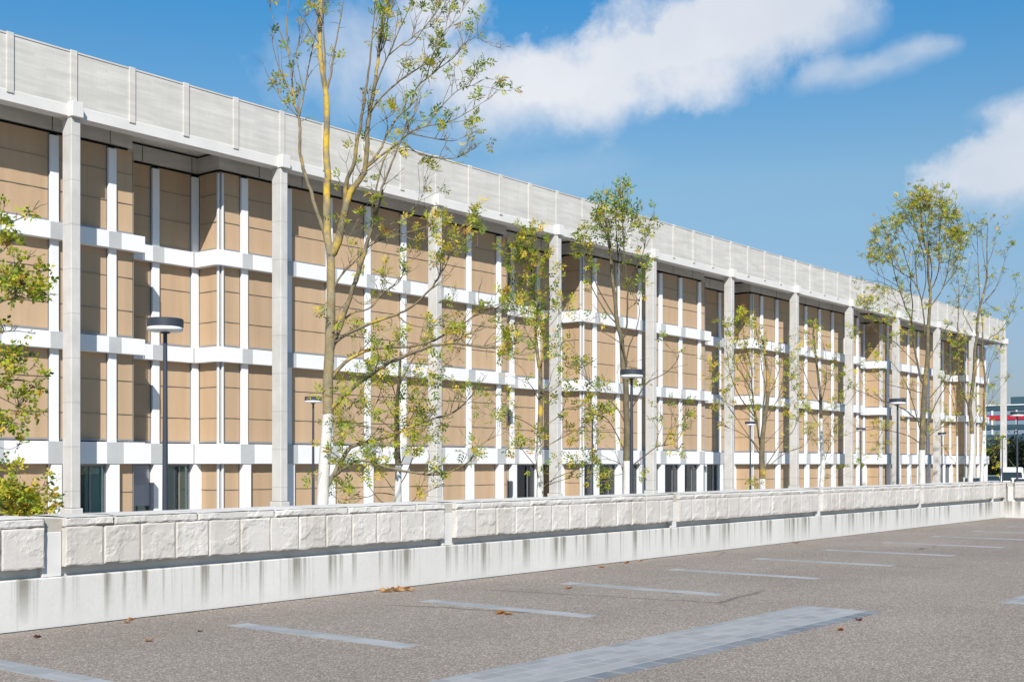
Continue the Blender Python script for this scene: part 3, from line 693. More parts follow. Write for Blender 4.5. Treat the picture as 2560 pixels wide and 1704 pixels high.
class Tree:
    def __init__(s, name, label, cat, px, Y, trunk, r0, r1, zw, lichen, seed, leaf=.22, pairs=3, wts=(5, 4, 2, .4, 1), group=None, dens=1.0, ldens=1.0, tl=1.0, wid=.32, basez=GZ, zl=None, dk=.62):
        random.seed(seed); s.seed = seed
        s.z = Y / (ray(px, 0).y); s.leaf, s.pairs, s.wts, s.dens, s.ldens, s.tl, s.wid = leaf, pairs, wts, dens, ldens, tl, wid
        s.sk = []; s.tb = MB(); s.bb = MB(); s.lb = MB()
        pts = [(x, y, s.z) for x, y in Q(trunk)]; b0 = P(pts[0][0], pts[0][1], s.z)
        s.root = tag(empty(name, (b0.x, b0.y, basez)), label, cat, group); s.off = (b0.x, b0.y, basez)
        w = [P(*p) for p in pts]; base = Vector((w[0].x, w[0].y, basez))
        if w[0].z > basez + .3: w = [base] + w
        w = smooth_line(w, 4); n = len(w)
        H = w[-1].z - basez
        rad = []
        for k, p in enumerate(w):
            t = max(0, (p.z - basez) / H); rad.append(r0 * (1 - t) + r1 * t + (r0 * .45 * math.exp(-(p.z - basez) / .25)))
        s.tb.tube(w, rad, 12)
        for p, q in zip(w, rad): s.sk.append((p, q))
        s.mt = bark('bark_' + name, lichen, zw - basez, seed, zl, dk) if zw is not None else bark('bark_' + name, lichen, -99, seed)
        s.mb = bark('bark_branch_' + name, lichen * .45, -99, seed + 9, None, dk * .8)
        s.tw_top(w, rad)
    def tw_top(s, w, rad):
        n = len(w); s.twigs(w[int(n * .7):], rad[int(n * .7):], .6)
    def depth_at(s, px, py):
        best = None
        for p, q in s.sk:
            v = p - Vector((0, 0, EYE)); z = v.x * cs + v.y * sn; r_ = v.x * sn - v.y * cs
            dx = 1280 + F * r_ / z - px; dy = HOR - F * v.z / z - py; d = dx * dx + dy * dy
            if best is None or d < best[0]: best = (d, z, q)
        return best
    def limb(s, desc, tw=1.0, rs=1.0, slope=None, r=None, leafy=1.0, snap=True):
        q = Q(desc); d2, z0, rp = s.depth_at(*q[0])
        if not snap: z0 = s.z
        sl = random.uniform(-.32, .32) if slope is None else slope
        pts = []; acc = 0; last = None
        for k, (x, y) in enumerate(q):
            if last: acc += math.hypot(x - last[0], y - last[1]) * z0 / F
            last = (x, y); pts.append(P(x, y, z0 + sl * acc))
        w = smooth_line(pts, 4); n = len(w)
        L = max(.2, sum((b - a).length for a, b in zip(w[:-1], w[1:])))
        ra = r if r else min(rp * .78, (.004 + .0056 * L)) * rs
        rad = [ra * (1 - t / (n - 1)) ** .8 + .0028 for t in range(n)]
        # a little waviness
        for k in range(1, n - 1): w[k] = w[k] + rv(min(.01, .0012 * L))
        s.bb.tube(w, rad, 7)
        for p, q_ in zip(w, rad): s.sk.append((p, q_))
        s.twigs(w, rad, tw, leafy); return w
    def twigs(s, w, rad, tw=1.0, leafy=1.0):
        n = len(w); L = sum((b - a).length for a, b in zip(w[:-1], w[1:]))
        cnt = int(L * 3.2 * tw * s.dens + random.random())
        for _ in range(cnt):
            t = .22 + .78 * random.random() ** .75; k = min(n - 2, int(t * (n - 1))); f = t * (n - 1) - k
            p = w[k].lerp(w[k + 1], f); tan = (w[k + 1] - w[k]).normalized()
            d = (tan * .75 + Vector((0, 0, .45)) + rv(.42)).normalized()
            s.twig(p, d, random.uniform(.25, .75) * s.tl * (1.15 - .5 * t), min(rad[k] * .7, .008), 1, leafy)
        tan = (w[-1] - w[-3 if n > 3 else -2]).normalized()
        for _ in range(2): s.twig(w[-1], (tan + rv(.25) + Vector((0, 0, .15))).normalized(), random.uniform(.2, .5) * s.tl, .005, 1, leafy)
    def twig(s, p, d, L, r, lev, leafy):
        pts = [p]; n = 4; dd = d.copy()
        for k in range(n):
            dd = (dd + rv(.13) + Vector((0, 0, .06))).normalized(); pts.append(pts[-1] + dd * (L / n))
        s.bb.tube(pts, [r * (1 - .7 * k / n) + .0016 for k in range(n + 1)], 3, cap=False)
        if lev < 2:
            for _ in range(random.choice((1, 2, 2, 3))):
                k = random.randint(1, n); s.twig(pts[k], (dd * .7 + rv(.5) + Vector((0, 0, .2))).normalized(), L * random.uniform(.35, .6), r * .6, lev + 1, leafy)
        # leaves sit in little rosettes at the shoot tips
        if random.random() < .5 * s.ldens * leafy:
            for _ in range(random.randint(2, 5)):
                k = random.choice((n, n, n, n - 1)); a = (dd * .6 + rv(.6) + Vector((0, 0, -.05))).normalized()
                add_leaf(s.lb, pts[k], a, s.leaf * random.uniform(.6, 1.15), s.pairs, s.wts, s.wid)
    def clump(s, px, py, rad, n, dz=.5):           # a knot of leafy shoots round a spot, carried on its own twigs
        d2, z0, rp = s.depth_at(px, py)
        best = min(s.sk, key=lambda a: (a[0] - P(px, py, z0)).length)
        for _ in range(n):
            q = P(px + random.gauss(0, rad), py + random.gauss(0, rad * .8), z0 + random.gauss(0, dz))
            v = q - best[0]; L = v.length
            if L < .02: continue
            m1 = best[0] + v * .5 + rv(.05 * L) - Vector((0, 0, .04 * L))
            s.bb.tube(smooth_line([best[0], m1, q], 3), [.004] * 7, 3, cap=False)
            for _ in range(3): add_leaf(s.lb, q, (v.normalized() + rv(.7)).normalized(), s.leaf * random.uniform(.6, 1.1), s.pairs, s.wts, s.wid)
    def done(s):
        o = s.off
        sub(s.tb, o).build('trunk', s.mt, s.root, smooth=True)
        sub(s.bb, o).build('branches', s.mb, s.root, smooth=True)
        sub(s.lb, o).build('foliage', LEAF, s.root)
        print('TREE', s.root.name, len(s.bb.f), len(s.lb.f))

TG = 'whitewashed ash trees between the parapet and the building'
# --- the tall one in front
t = Tree('ash_tree', 'tallest sparse ash, yellow lichen on its trunk, rising out of the picture', 'tree', 815, 18,
         'S:806,1258 815,1104 820,1027 819,970 824,868 827,766 827,664 824,620 819,596 817,528 817,460 820,442 815,374 817,306 815,238 808,190 801,136 800,68 803,0 806,-70 812,-150',
         .135, .03, 2.62, .46, 11, leaf=.20, pairs=3, dens=1.15, ldens=1.0, group=TG, zl=6.9, dk=1.0, wid=.36, wts=(3.2, 6, 2.2, .3, .4))
for d, tw, rs, sl in [
    ('S:824,640 838,623 850,579 860,535 870,500 878,476 898,449 912,422 917,357 922,289 936,221 946,136 956,51 965,0 972,-80', .9, 2.3, .05),
    ('S:862,520 864,459 885,408 892,357 902,306 912,238 920,187 929,119 934,50 938,-20', .6, 1.6, -.15),
    ('S:817,225 822,204 827,187 834,136 844,85 857,17 866,-40', .6, 1.6, .1),
    ('S:816,260 812,200 812,130 808,60 812,-20', .4, 1.6, -.1),
    ('S:905,428 929,401 950,375 966,340 997,289 1025,265 1041,221 1065,197 1109,163 1143,136 1184,85', 1.5, 1, .25),
    ('S:908,426 963,381 994,360 1021,333 1065,316 1116,306 1167,282 1218,248', 1.6, 1, -.2),
    ('S:917,345 925,325 943,308 956,304', .7, .8, .1),
    ('S:922,289 946,252 980,218 1007,197 1058,163 1090,140 1110,90 1120,40', 1.6, 1, .3),
    ('S:932,232 956,170 980,119 997,78 1024,17 1032,-20', 1.2, 1, -.3),
    ('S:970,140 1003,112 1024,99 1048,78 1085,60 1110,20', 1.3, 1, 0),
    ('S:945,140 965,100 970,40 985,-10', 1, 1, .2), ('S:955,60 975,30 1000,-20', 1, 1, .2), ('S:934,225 948,140 966,70 975,0', .7, 1, .3),
    ('S:1003,112 1030,110 1060,70 1090,30 1100,-10', 1.5, 1, -.3), ('S:1065,197 1085,130 1110,80 1150,40 1160,0', 1.5, 1, .1),
    ('S:1143,136 1160,110 1190,95 1225,112', 1.6, 1, .1), ('S:1021,333 1080,345 1130,352 1165,340', 1.2, 1, .2), ('S:930,520 960,400 1000,355 1040,380 1090,395 1140,395 1178,375', 1.2, .8, -.1),
    ('S:1065,316 1100,270 1140,230 1175,215 1230,220', 1.8, 1, .1),
    ('S:832,720 836,718 853,688 890,650 918,620 945,603 999,586 1040,575 1071,565', 1.3, 1.2, .2),
    ('S:828,905 829,868 850,817 877,739 901,664 918,606 938,538 955,477 936,533 956,469 980,405 1007,340 1031,289 1045,240', .9, 1.35, -.12),
    ('S:832,830 839,820 880,783 921,772 948,745 960,730 999,703 1015,660 1030,650', 1.4, 1.2, .3),
    ('S:835,860 853,844 897,820 948,800 992,786 1030,766 1074,725 1094,695 1110,670 1125,640 1150,620', 1.5, 1.4, -.25),
    ('S:992,788 1023,810 1071,817 1115,800 1130,760', 1.2, .8, .2),
    ('S:826,950 829,943 863,905 911,878 965,868 1023,866 1084,851 1139,820 1193,786 1230,770 1260,775', 1.5, 1.5, .3),
    ('S:828,1022 833,1016 870,978 921,941 972,907 1040,878 1094,861 1142,858 1210,868 1261,865 1290,858 1318,840', 1.4, 1.7, -.3),
    ('S:1094,861 1140,850 1180,830 1240,810 1290,790', 1.6, .8, .1), ('S:1142,858 1190,862 1240,872 1290,885', 1.2, .8, -.2),
    ('S:812,1226 836,1182 860,1138 884,1114 931,1101 989,1085 1033,1063 1081,1046 1128,1033 1149,1019 1170,1000 1200,960', 1.0, 1.7, .3),
    ('S:830,1094 850,1084 884,1080 905,1085', 1.6, 1.0, .1), ('S:860,1062 880,1060 930,1072 990,1085', .8, .7, .1),
    ('S:835,1190 860,1169 890,1152 924,1153 972,1169 1023,1179 1074,1186 1115,1182 1145,1169 1176,1150 1190,1120 1220,1100', .9, 1.35, -.25),
    ('S:820,620 809,576 792,528 776,476 759,422 750,381 750,323 746,285 735,255 730,204 722,136 716,68 720,17 724,-40', .45, 1.2, .15),
    ('S:748,292 762,221 774,153 786,102 796,60', .9, 1, .1), ('S:732,240 708,194 691,150 681,102', .6, 1, -.2), ('S:718,126 698,75 681,44 672,-10', .6, 1, .2),
    ('S:744,290 708,255 691,228 684,215', .9, 1, .1), ('S:760,230 740,140 752,110 790,60', .8, .8, .2), ('S:880,740 905,760 940,750 960,705', 1.2, 1, .2),
    ('S:877,739 850,775 845,790', 1.2, 1, 0), ('S:900,665 880,640 868,600 890,560', .9, 1, 0), ('S:945,603 965,570 1010,540 1050,500 1060,470', 1.8, 1, .2), ('S:999,586 1040,600 1080,590 1130,600 1180,560', 1.6, 1, -.2),
    ('S:921,941 900,985 880,1010', 1.2, 1, .1), ('S:1023,866 1040,900 1020,930', 1.2, 1, .1)]:
    t.limb(d, tw, rs, sl, leafy=.5 if float(d.split(':')[1].split(',')[1].split()[0]) > 560 else .42)
for (x, y, r, n) in ((870, 1060, 24, 16), (890, 1010, 18, 10), (845, 1140, 22, 16), (925, 1120, 22, 16), (900, 940, 22, 14), (960, 890, 20, 10), (1040, 1090, 22, 14), (930, 1165, 15, 6),
                     (1060, 960, 16, 6), (1120, 600, 16, 6), (1190, 560, 14, 6), (1240, 760, 18, 8), (1270, 820, 20, 8), (1180, 1140, 14, 5), (780, 1190, 5, 2), (860, 1210, 12, 6), (1120, 950, 14, 5)):
    t.clump(x, y, r, int(n * 1.15))
t.done()

def tree(name, label, px, Y, trunk, r0, r1, zw, lichen, seed, limbs, clumps=(), cf=.8, **k):
    t = Tree(name, label, 'tree', px, Y, trunk, r0, r1, zw, lichen, seed, group=TG, **k)
    for l in limbs: t.limb(l)
    for c in clumps: t.clump(c[0], c[1], c[2], max(2, int(c[3] * cf)))
    t.done(); return t
WH = -.0
tree('ash_tree', 'slim ash with pale trunk partly behind the low branches of the tall yellow tree', 1000, 23, 'A:590,1530 588,1430 592,1240 585,1130 580,1000 578,850 580,700 590,600 600,520 605,400 612,260', .13, .03, 1.6, .2, 21,
     ['A:608,1215 650,1130 700,1060 820,900', 'A:595,1400 660,1290 725,1130 800,1050 870,990', 'A:572,1450 510,1370 440,1260 410,1180', 'A:582,700 545,560 490,420 380,260 340,200', 'A:600,560 680,380 760,250 800,190',
      'A:585,970 650,890 750,740 800,650 850,600', 'A:575,950 480,870 380,780 430,650 450,560', 'A:578,970 420,910 220,880 150,850', 'A:600,620 660,660 740,570 850,460 960,400', 'A:572,1470 420,1450 350,1480 210,1505 80,1500',
      'A:560,1530 455,1530 370,1430 300,1340 180,1260', 'A:620,1530 715,1520 770,1420 805,1350', 'A:580,1000 500,960 440,1060 400,1120', 'A:580,860 460,640 430,520', 'A:730,1080 690,1000 640,930 700,860'],
     [(1010, 1070, 22, 14), (1040, 1020, 18, 8), (990, 1120, 18, 8), (1045, 950, 20, 9), (960, 1030, 14, 7), (950, 960, 14, 6)], leaf=.26, pairs=2, wid=.42, tl=1.3, dens=.75, wts=(4, 5, 3, .6, .6))
tree('ash_tree', 'slender ash with white lower trunk and a yellowing clump high before the second recess', 1349, 23, 'C:690,1560 695,1440 690,1200 685,1000 690,800 697,580 697,400 695,200 690,90 B:680,1540 650,1300 645,1150 655,1000 690,700', .13, .03, 2.55, .35, 22,
     ['C:697,110 705,60 B:705,1560 730,1350 760,1100 800,850 790,560 770,430 800,250', 'B:650,1300 560,1200 500,1050 480,900', 'B:655,1000 640,780 590,550 600,400 580,280', 'B:645,800 540,600 520,400 500,200', 'B:595,430 660,250 660,90',
      'B:560,640 430,700 410,400 440,180', 'C:712,830 730,800 770,600 780,400 900,300 1000,200 1100,140', 'C:765,745 900,650 970,560 1150,530 1180,510', 'C:705,1010 780,980 930,900 1080,820 1200,760 1290,700',
      'C:712,1480 800,1400 950,1320 1100,1270 1200,1200 1290,1100', 'C:700,1490 850,1410 1100,1340 1290,1310', 'C:680,810 520,710 400,660 290,630 180,640 70,620', 'C:690,1460 650,1250 590,1160 470,1010 390,940 340,850',
      'C:660,1250 640,1100 660,1000 655,900', 'C:690,490 620,340 550,240 500,110 340,0', 'B:760,1130 860,1010 900,960', 'B:745,1300 870,1200 980,920', 'C:700,340 790,300 830,140 880,60', 'B:795,700 740,560 720,680'],
     [(1310, 660, 24, 26), (1300, 630, 16, 12), (1325, 725, 16, 18), (1262, 630, 12, 8), (1335, 670, 14, 8), (1360, 870, 14, 8), (1310, 1100, 16, 8), (1420, 1070, 18, 9), (1430, 1160, 14, 8), (1360, 1170, 12, 6)],
     leaf=.26, pairs=2, wid=.44, tl=1.25, dens=.75, wts=(3.4, 4.5, 3, .5, .6))
tree('ash_tree', 'narrow ash with leafy green top reaching the roof edge, a lamp before its trunk', 1571, 18, 'E:535,1560 535,1200 540,900 530,700 530,560 525,450 500,300 490,100 480,0 D:450,1400 435,1300 425,1150 405,1000 385,800 375,650 350,450 310,300 290,200', .12, .025, 1.72, .0, 23,
     ['E:515,330 530,250 D:490,1550 530,1450 540,1250 545,1000 520,800 505,600 495,350 480,150 470,90', 'D:440,1250 440,1000 450,750 440,560 430,350 430,200', 'D:440,1370 330,1250 240,1100 180,970 140,780 100,620', 'D:435,1330 340,1170 270,1050 215,920 170,750 130,600 140,480',
      'D:545,960 600,880 660,760 710,620 740,450 790,350', 'E:520,300 560,100 D:570,1560 630,1420 660,1250 655,1150 690,1000', 'D:656,1150 620,1090 600,1050', 'D:480,1560 360,1480 200,1400 110,1340', 'D:445,1000 490,850 480,700', 'D:375,650 360,500 270,400 240,300',
      'D:495,400 530,300 540,200', 'D:505,600 540,470 580,420', 'E:535,750 600,680 680,530 760,440 900,370 990,290 1030,210 940,100', 'E:545,1290 600,1260 700,1180 820,1090 900,1070 980,1050 1040,1010 1090,900 1110,780',
      'E:820,1090 840,980 880,880 870,780', 'E:530,1160 470,1030 400,890 330,800 230,770 100,660 0,580', 'E:525,860 440,700 330,600 230,520 150,420 60,350 0,310', 'E:150,420 120,300 60,200 20,120', 'E:520,650 440,600 350,570',
      'E:520,1020 495,900 400,915 250,920', 'E:520,560 490,560 440,370', 'E:520,1340 500,1330 470,1250 370,1210 280,1210 150,1240', 'E:520,1345 410,1370 370,1430', 'E:510,180 580,310', 'E:900,1070 960,950 1010,860 1060,740', 'D:380,800 360,600 330,450 340,250'],
     [(1515, 545, 16, 34), (1550, 520, 14, 28), (1550, 490, 8, 14), (1505, 570, 14, 14), (1622, 565, 10, 16), (1455, 580, 9, 9), (1450, 620, 10, 9), (1485, 660, 8, 6), (1610, 645, 9, 8), (1680, 1110, 14, 9), (1510, 1190, 14, 12), (1475, 1060, 18, 10), (1500, 1020, 14, 7), (1610, 1175, 8, 5)],
     leaf=.22, pairs=2, wid=.44, tl=1.0, dens=.7, ldens=.7, wts=(4.5, 4.5, 2.2, .3, 1))
tree('ash_tree', 'fan-shaped multi-stemmed ash with thin yellow foliage between the sixth and seventh columns', 1906, 21, 'F:565,1560 565,1420 560,1300 565,1150 572,1080 590,950 610,800 610,600 590,450 570,300', .15, .03, 1.1, .2, 24,
     ['F:560,1300 540,1150 520,1000 490,850 475,700 470,550 440,420 400,250 420,80', 'F:562,1090 575,850 590,700 560,550 540,400 520,250', 'F:545,1280 470,1160 370,1090 260,1040 220,960', 'F:545,1240 440,1110 350,980 280,880 200,800',
      'F:515,1000 420,920 330,880 210,800 180,700', 'F:500,960 400,830 340,720 300,620 270,480 260,250', 'F:590,1180 660,1110 740,1020 770,930', 'F:600,980 680,840 740,750 800,650', 'F:620,780 690,620 720,520 740,420', 'F:570,1420 640,1310 730,1180 820,1090 870,980 880,920',
      'F:580,1420 700,1310 800,1250 920,1210 950,1170', 'F:480,760 420,640 340,520 320,440 350,300 380,180', 'F:475,640 400,520 330,350 280,240', 'F:470,560 470,400 500,300', 'F:330,560 220,640 150,560', 'F:610,700 640,560 640,400', 'F:475,700 440,560 380,400 340,300', 'F:545,1160 500,950 440,740 400,600'],
     [(1865, 790, 11, 26), (1840, 840, 14, 14), (1780, 930, 12, 12), (1870, 880, 16, 10), (1960, 900, 16, 12), (1970, 950, 12, 8), (1990, 870, 12, 6), (1960, 1020, 14, 7), (1890, 1210, 12, 12)], leaf=.22, pairs=2, wid=.46, tl=1.35, dens=.7, ldens=.62, wts=(2.2, 4.5, 4, .5, .4))
tree('ash_tree', 'thin pale-trunked ash with scattered yellow leaves left of the big bushy tree', 2055, 24, 'F:1070,1560 1080,1400 1080,1300 1070,1180 1065,1050 1060,800 1040,600 1010,350 1000,150', .13, .03, 3.7, .1, 25,
     ['F:1075,1290 1020,1180 970,1130', 'F:1075,1200 1150,1080 1180,960', 'F:1062,1060 1000,960 950,880 860,770 820,680', 'F:1060,850 980,720 930,600 890,450 880,300', 'F:1063,850 1110,650 1110,480 1090,350', 'F:1065,1020 1170,900 1220,800', 'F:1080,1400 1120,1260 1170,1150 1200,1080',
      'F:1045,620 1020,400 960,280', 'F:1072,1510 1150,1470', 'F:1080,1350 1150,1360 1220,1380', 'F:1060,950 990,940 900,900 850,860', 'F:1055,720 1150,620 1190,500'],
     [(2010, 1020, 14, 10), (2080, 930, 14, 12), (2030, 810, 12, 9), (1995, 850, 10, 8), (2060, 1100, 14, 8), (1990, 1050, 12, 7)], leaf=.23, pairs=2, wid=.46, tl=1.5, dens=.6, ldens=.6, wts=(3, 5, 3.5, .3, .4))
tree('ash_tree', 'large far ash with thick whitewashed trunk and dense green and yellow crown', 2303, 18, 'H:880,1520 880,1240 885,1050 890,900 900,700 915,500 935,300 938,100 940,0 G:865,1400 880,1200 885,1040 865,900 860,700 820,550 800,400 790,250', .155, .02, 2.2, .2, 26,
     ['H:870,930 790,860 700,790 560,730 450,700 300,630 130,560 0,510', 'H:905,640 860,630 760,600 600,565 480,520 400,460 330,400', 'H:905,560 870,500 840,350 810,200 800,60 G:730,1500 700,1350 650,1230 600,1090 560,960 530,850 500,730 470,600 440,450',
      'H:850,380 770,290 660,180 560,100 460,60 400,0', 'H:870,1130 840,1110 760,1060 640,1020 500,1000 410,990 250,1010 100,1060', 'H:870,1010 860,980 800,760 740,580 660,430 580,330 540,250', 'H:915,740 1010,620 1090,520 1130,400 1180,280 1220,200',
      'H:895,1100 940,950 990,800 1060,660 1130,550 1180,430 1220,300 1290,180', 'H:885,1180 950,1060 1060,980 1160,910 1220,870', 'H:938,340 1000,220 1050,120 1110,20', 'G:880,1200 940,1130 1010,1010 1050,880 1070,740 1110,560 1130,400',
      'G:885,1040 930,960 970,820 970,650 980,450 1000,280 1000,100', 'G:870,1050 900,850 870,640 860,450 870,280 880,120', 'G:835,1500 820,1300 800,1150 760,1020 700,930 600,870 500,780 400,740 310,720', 'G:760,1020 740,800 720,620 640,500 590,380 560,330',
      'G:800,1150 840,950 820,700 760,500 720,350 680,220', 'G:700,1350 710,1180 690,1000 690,880 650,750 600,600 560,480', 'G:565,1000 450,930 360,880 290,810', 'G:590,1060 400,960 310,960', 'G:850,760 790,600 740,450 650,330 620,240',
      'G:1050,880 1130,760 1190,600 1190,440', 'G:970,650 1040,500 1070,380 1110,300', 'G:860,500 830,300 780,100', 'G:870,280 940,180 950,90', 'G:500,730 400,620 340,520', 'G:600,870 540,720 480,640', 'G:690,880 740,780 760,640', 'G:1010,1010 1100,900 1180,780 1220,640',
      'G:400,1500 330,1400 270,1280 200,1180', 'H:500,1000 450,1100 430,1180', 'G:740,1250 620,1200 520,1150 430,1100', 'H:240,620 150,740 40,780'],
     [(2300, 495, 16, 60), (2325, 515, 18, 60), (2360, 510, 12, 34), (2275, 520, 12, 26), (2380, 535, 10, 22), (2300, 540, 24, 40), (2345, 560, 26, 50), (2385, 580, 15, 60), (2395, 600, 14, 40), (2245, 550, 8, 22), (2215, 580, 16, 26), (2190, 615, 12, 24), (2215, 640, 14, 22), (2185, 640, 8, 12), (2240, 640, 16, 18),
      (2330, 605, 20, 30), (2390, 640, 16, 24), (2300, 650, 20, 14), (2345, 640, 18, 14), (2160, 745, 12, 22), (2180, 760, 12, 16), (2200, 730, 10, 10), (2230, 790, 14, 14), (2140, 825, 10, 12), (2225, 845, 12, 16), (2190, 870, 12, 10), (2215, 1065, 12, 14), (2200, 1110, 10, 6),
      (2270, 730, 14, 10), (2320, 760, 10, 6), (2155, 1140, 10, 8), (2320, 1030, 8, 5), (2340, 1065, 9, 7), (2090, 1000, 12, 8), (2110, 920, 12, 6)],
     cf=1.0, leaf=.21, pairs=2, wid=.44, tl=1.1, dens=1.15, ldens=.42, wts=(3.2, 4.2, 3.8, .3, .8))
tree('ash_tree', 'leaning white-trunked ash right of the big bushy tree with sparse upright branches', 2430, 24, 'H:1355,1480 1370,1250 1370,1040 1365,900 1350,780 1380,560 1395,400 1400,200 1430,50 G:1340,1450 1360,1250 1400,1100 1440,900 1440,600 1450,400', .165, .02, 3.4, .2, 27,
     ['H:1352,800 1290,640 1240,480 1240,300 1230,150 1235,0 G:1155,1400 1165,1150 1160,950 1130,850', 'H:1390,440 1440,350 1500,230 1590,120 1700,0', 'H:1370,980 1430,860 1490,760 1560,680', 'G:1370,1180 1360,900 1350,700 1340,450', 'G:1300,1450 1250,1350 1210,1250 1290,1100 1320,960',
      'G:1400,1170 1500,1060 1560,940 1600,800 1640,650', 'G:1420,1140 1540,1000 1590,900', 'G:1440,800 1500,650 1530,480', 'G:1440,900 1400,650 1390,480', 'G:1160,1150 1220,1000 1260,850', 'G:1165,1150 1110,1000 1060,900', 'H:1300,660 1220,420 1160,300 1100,200', 'G:1350,700 1290,560 1270,400'],
     [(2460, 560, 8, 12), (2430, 575, 9, 8), (2420, 720, 14, 24), (2390, 700, 12, 14), (2460, 780, 14, 22), (2440, 800, 10, 12), (2380, 760, 12, 12), (2400, 865, 12, 14), (2385, 855, 10, 12), (2500, 640, 7, 6), (2480, 865, 10, 8), (2490, 775, 8, 8), (2430, 985, 10, 10), (2440, 900, 10, 6)], leaf=.24, pairs=2, wid=.46, tl=1.7, dens=.5, ldens=.55, wts=(3, 4, 3, .4, 1.3))
tree('ash_tree', 'thin pale ash at the building end, one bare branch reaching over the last column', 2458, 27, 'H:1465,1480 1475,1250 1485,1050 1490,900 1492,700 1500,500 1480,300 1470,100 G:1400,1500 1390,1300', .14, .03, 3.9, .2, 28,
     ['H:1492,650 1560,350 1640,230', 'H:1492,800 1600,650 1700,520', 'H:1500,480 1560,300 1620,160', 'G:1420,1560 1480,1500 1560,1450 1630,1350 1700,1190 1740,1060 1720,960', 'G:1560,1450 1680,1350 1720,1270', 'H:1480,1300 1550,1270 1620,1180', 'H:1490,950 1440,850 1400,700', 'H:1500,560 1640,500 1690,480'],
     [(2480, 1120, 14, 22), (2500, 1090, 10, 16), (2490, 1160, 10, 16), (2465, 1060, 10, 10), (2480, 1010, 10, 8), (2470, 960, 9, 8)], leaf=.25, pairs=2, wid=.46, tl=1.7, dens=.5, ldens=.6, wts=(3, 4, 3.5, .4, 1.3))
tree('ash_tree', 'young ash behind the big bushy tree, its thin stem painted white only in the middle', 2392, 28, 'H:1225,1500 1225,1330 1225,1030 1220,880 1215,700 1180,500', .10, .03, 3.5, .3, 29,
     ['H:1225,1340 1140,1230 1060,1110', 'H:1228,1330 1290,1270 1330,1250', 'H:1222,900 1180,700 1130,600 1090,520', 'H:1222,880 1270,700 1330,620', 'H:1225,1000 1170,900 1110,830', 'H:1215,760 1240,600 1260,480'],
     [(2385, 1010, 10, 8), (2400, 980, 8, 6), (2380, 940, 10, 7)], leaf=.24, pairs=2, wid=.46, tl=1.6, dens=.5, ldens=.7, wts=(3, 4, 3, .4, 1))
# maple whose branches reach in at the left edge
t = Tree('maple_tree', 'leafy maple at the left edge whose green and rust branches reach into view', 'tree', -150, 17, 'L:-300,1600 -290,900 -300,300 -290,-300', .14, .05, -.5, .1, 31, leaf=.15, pairs=1, wts=(3, 6, 1.2, .8, .8), dens=.6, ldens=.65, tl=.34, wid=.8)
for l in ['L:-290,420 -100,230 0,150 60,140 110,120 160,85', 'L:-295,800 -50,560 60,510 150,505 205,495', 'L:-100,600 30,420 90,330 135,310', 'L:-20,545 80,450 160,440 170,430 190,395', 'L:-290,900 -60,700 40,665 130,670', 'L:-290,1100 -60,950 50,900 120,900 170,910',
          'L:-60,950 60,1010 140,1060', 'L:-60,900 20,800 110,770', 'L:-290,1250 -60,1130 20,1130 75,1080', 'L:-290,600 -100,350 0,290 40,250', 'L:-60,130 0,110 20,70', 'L:60,510 100,470 150,470', 'L:-60,780 10,770 60,850 140,850', 'L:-200,1300 -60,1330 10,1310 35,1300', 'L:0,1220 40,1230 80,1215', 'L:-40,1000 20,1080 60,1100']:
    t.limb(l, .7, .9, random.uniform(-.15, .15), leafy=.8)
for c in ((10, 545, 12, 16), (20, 605, 12, 24), (60, 690, 18, 34), (95, 720, 14, 30), (115, 733, 8, 16), (40, 730, 16, 26), (10, 810, 6, 10), (15, 890, 16, 36), (40, 915, 16, 26), (10, 960, 12, 20), (15, 1050, 14, 36), (60, 990, 14, 18), (90, 960, 8, 8), (70, 1030, 7, 12), (10, 690, 12, 20), (80, 530, 6, 6), (30, 560, 6, 6), (3, 1165, 6, 8)):
    t.clump(c[0] - 4, c[1], c[2] * .8, max(3, int(c[3] * .65)), .25)
t.done()
t = Tree('maple_bush', 'low yellow-green bush behind the parapet at the left edge', 'bush', 50, 15.5, 'S:50,1400 50,1330 48,1290', .05, .03, None, 0, 33, leaf=.15, pairs=1, wts=(2.5, 6, 2.4, .9, .6), dens=.9, ldens=1.0, tl=.45, wid=.8)
for l in ['S:48,1300 40,1260 30,1215 36,1190', 'S:48,1300 70,1260 90,1240 100,1225', 'S:50,1310 95,1290 120,1280', 'S:48,1300 10,1270 -10,1240', 'S:48,1310 80,1280 110,1255', 'S:40,1300 5,1290 -20,1270']: t.limb(l, .8, 1, leafy=1)
for c in ((35, 1210, 10, 26), (60, 1235, 16, 40), (95, 1255, 14, 36), (20, 1255, 18, 40), (60, 1275, 20, 40), (115, 1280, 10, 20), (5, 1225, 12, 20), (98, 1222, 6, 8)): t.clump(c[0] - 6, c[1] + 6, c[2] * .7, int(c[3] * .75), .3)
t.done()

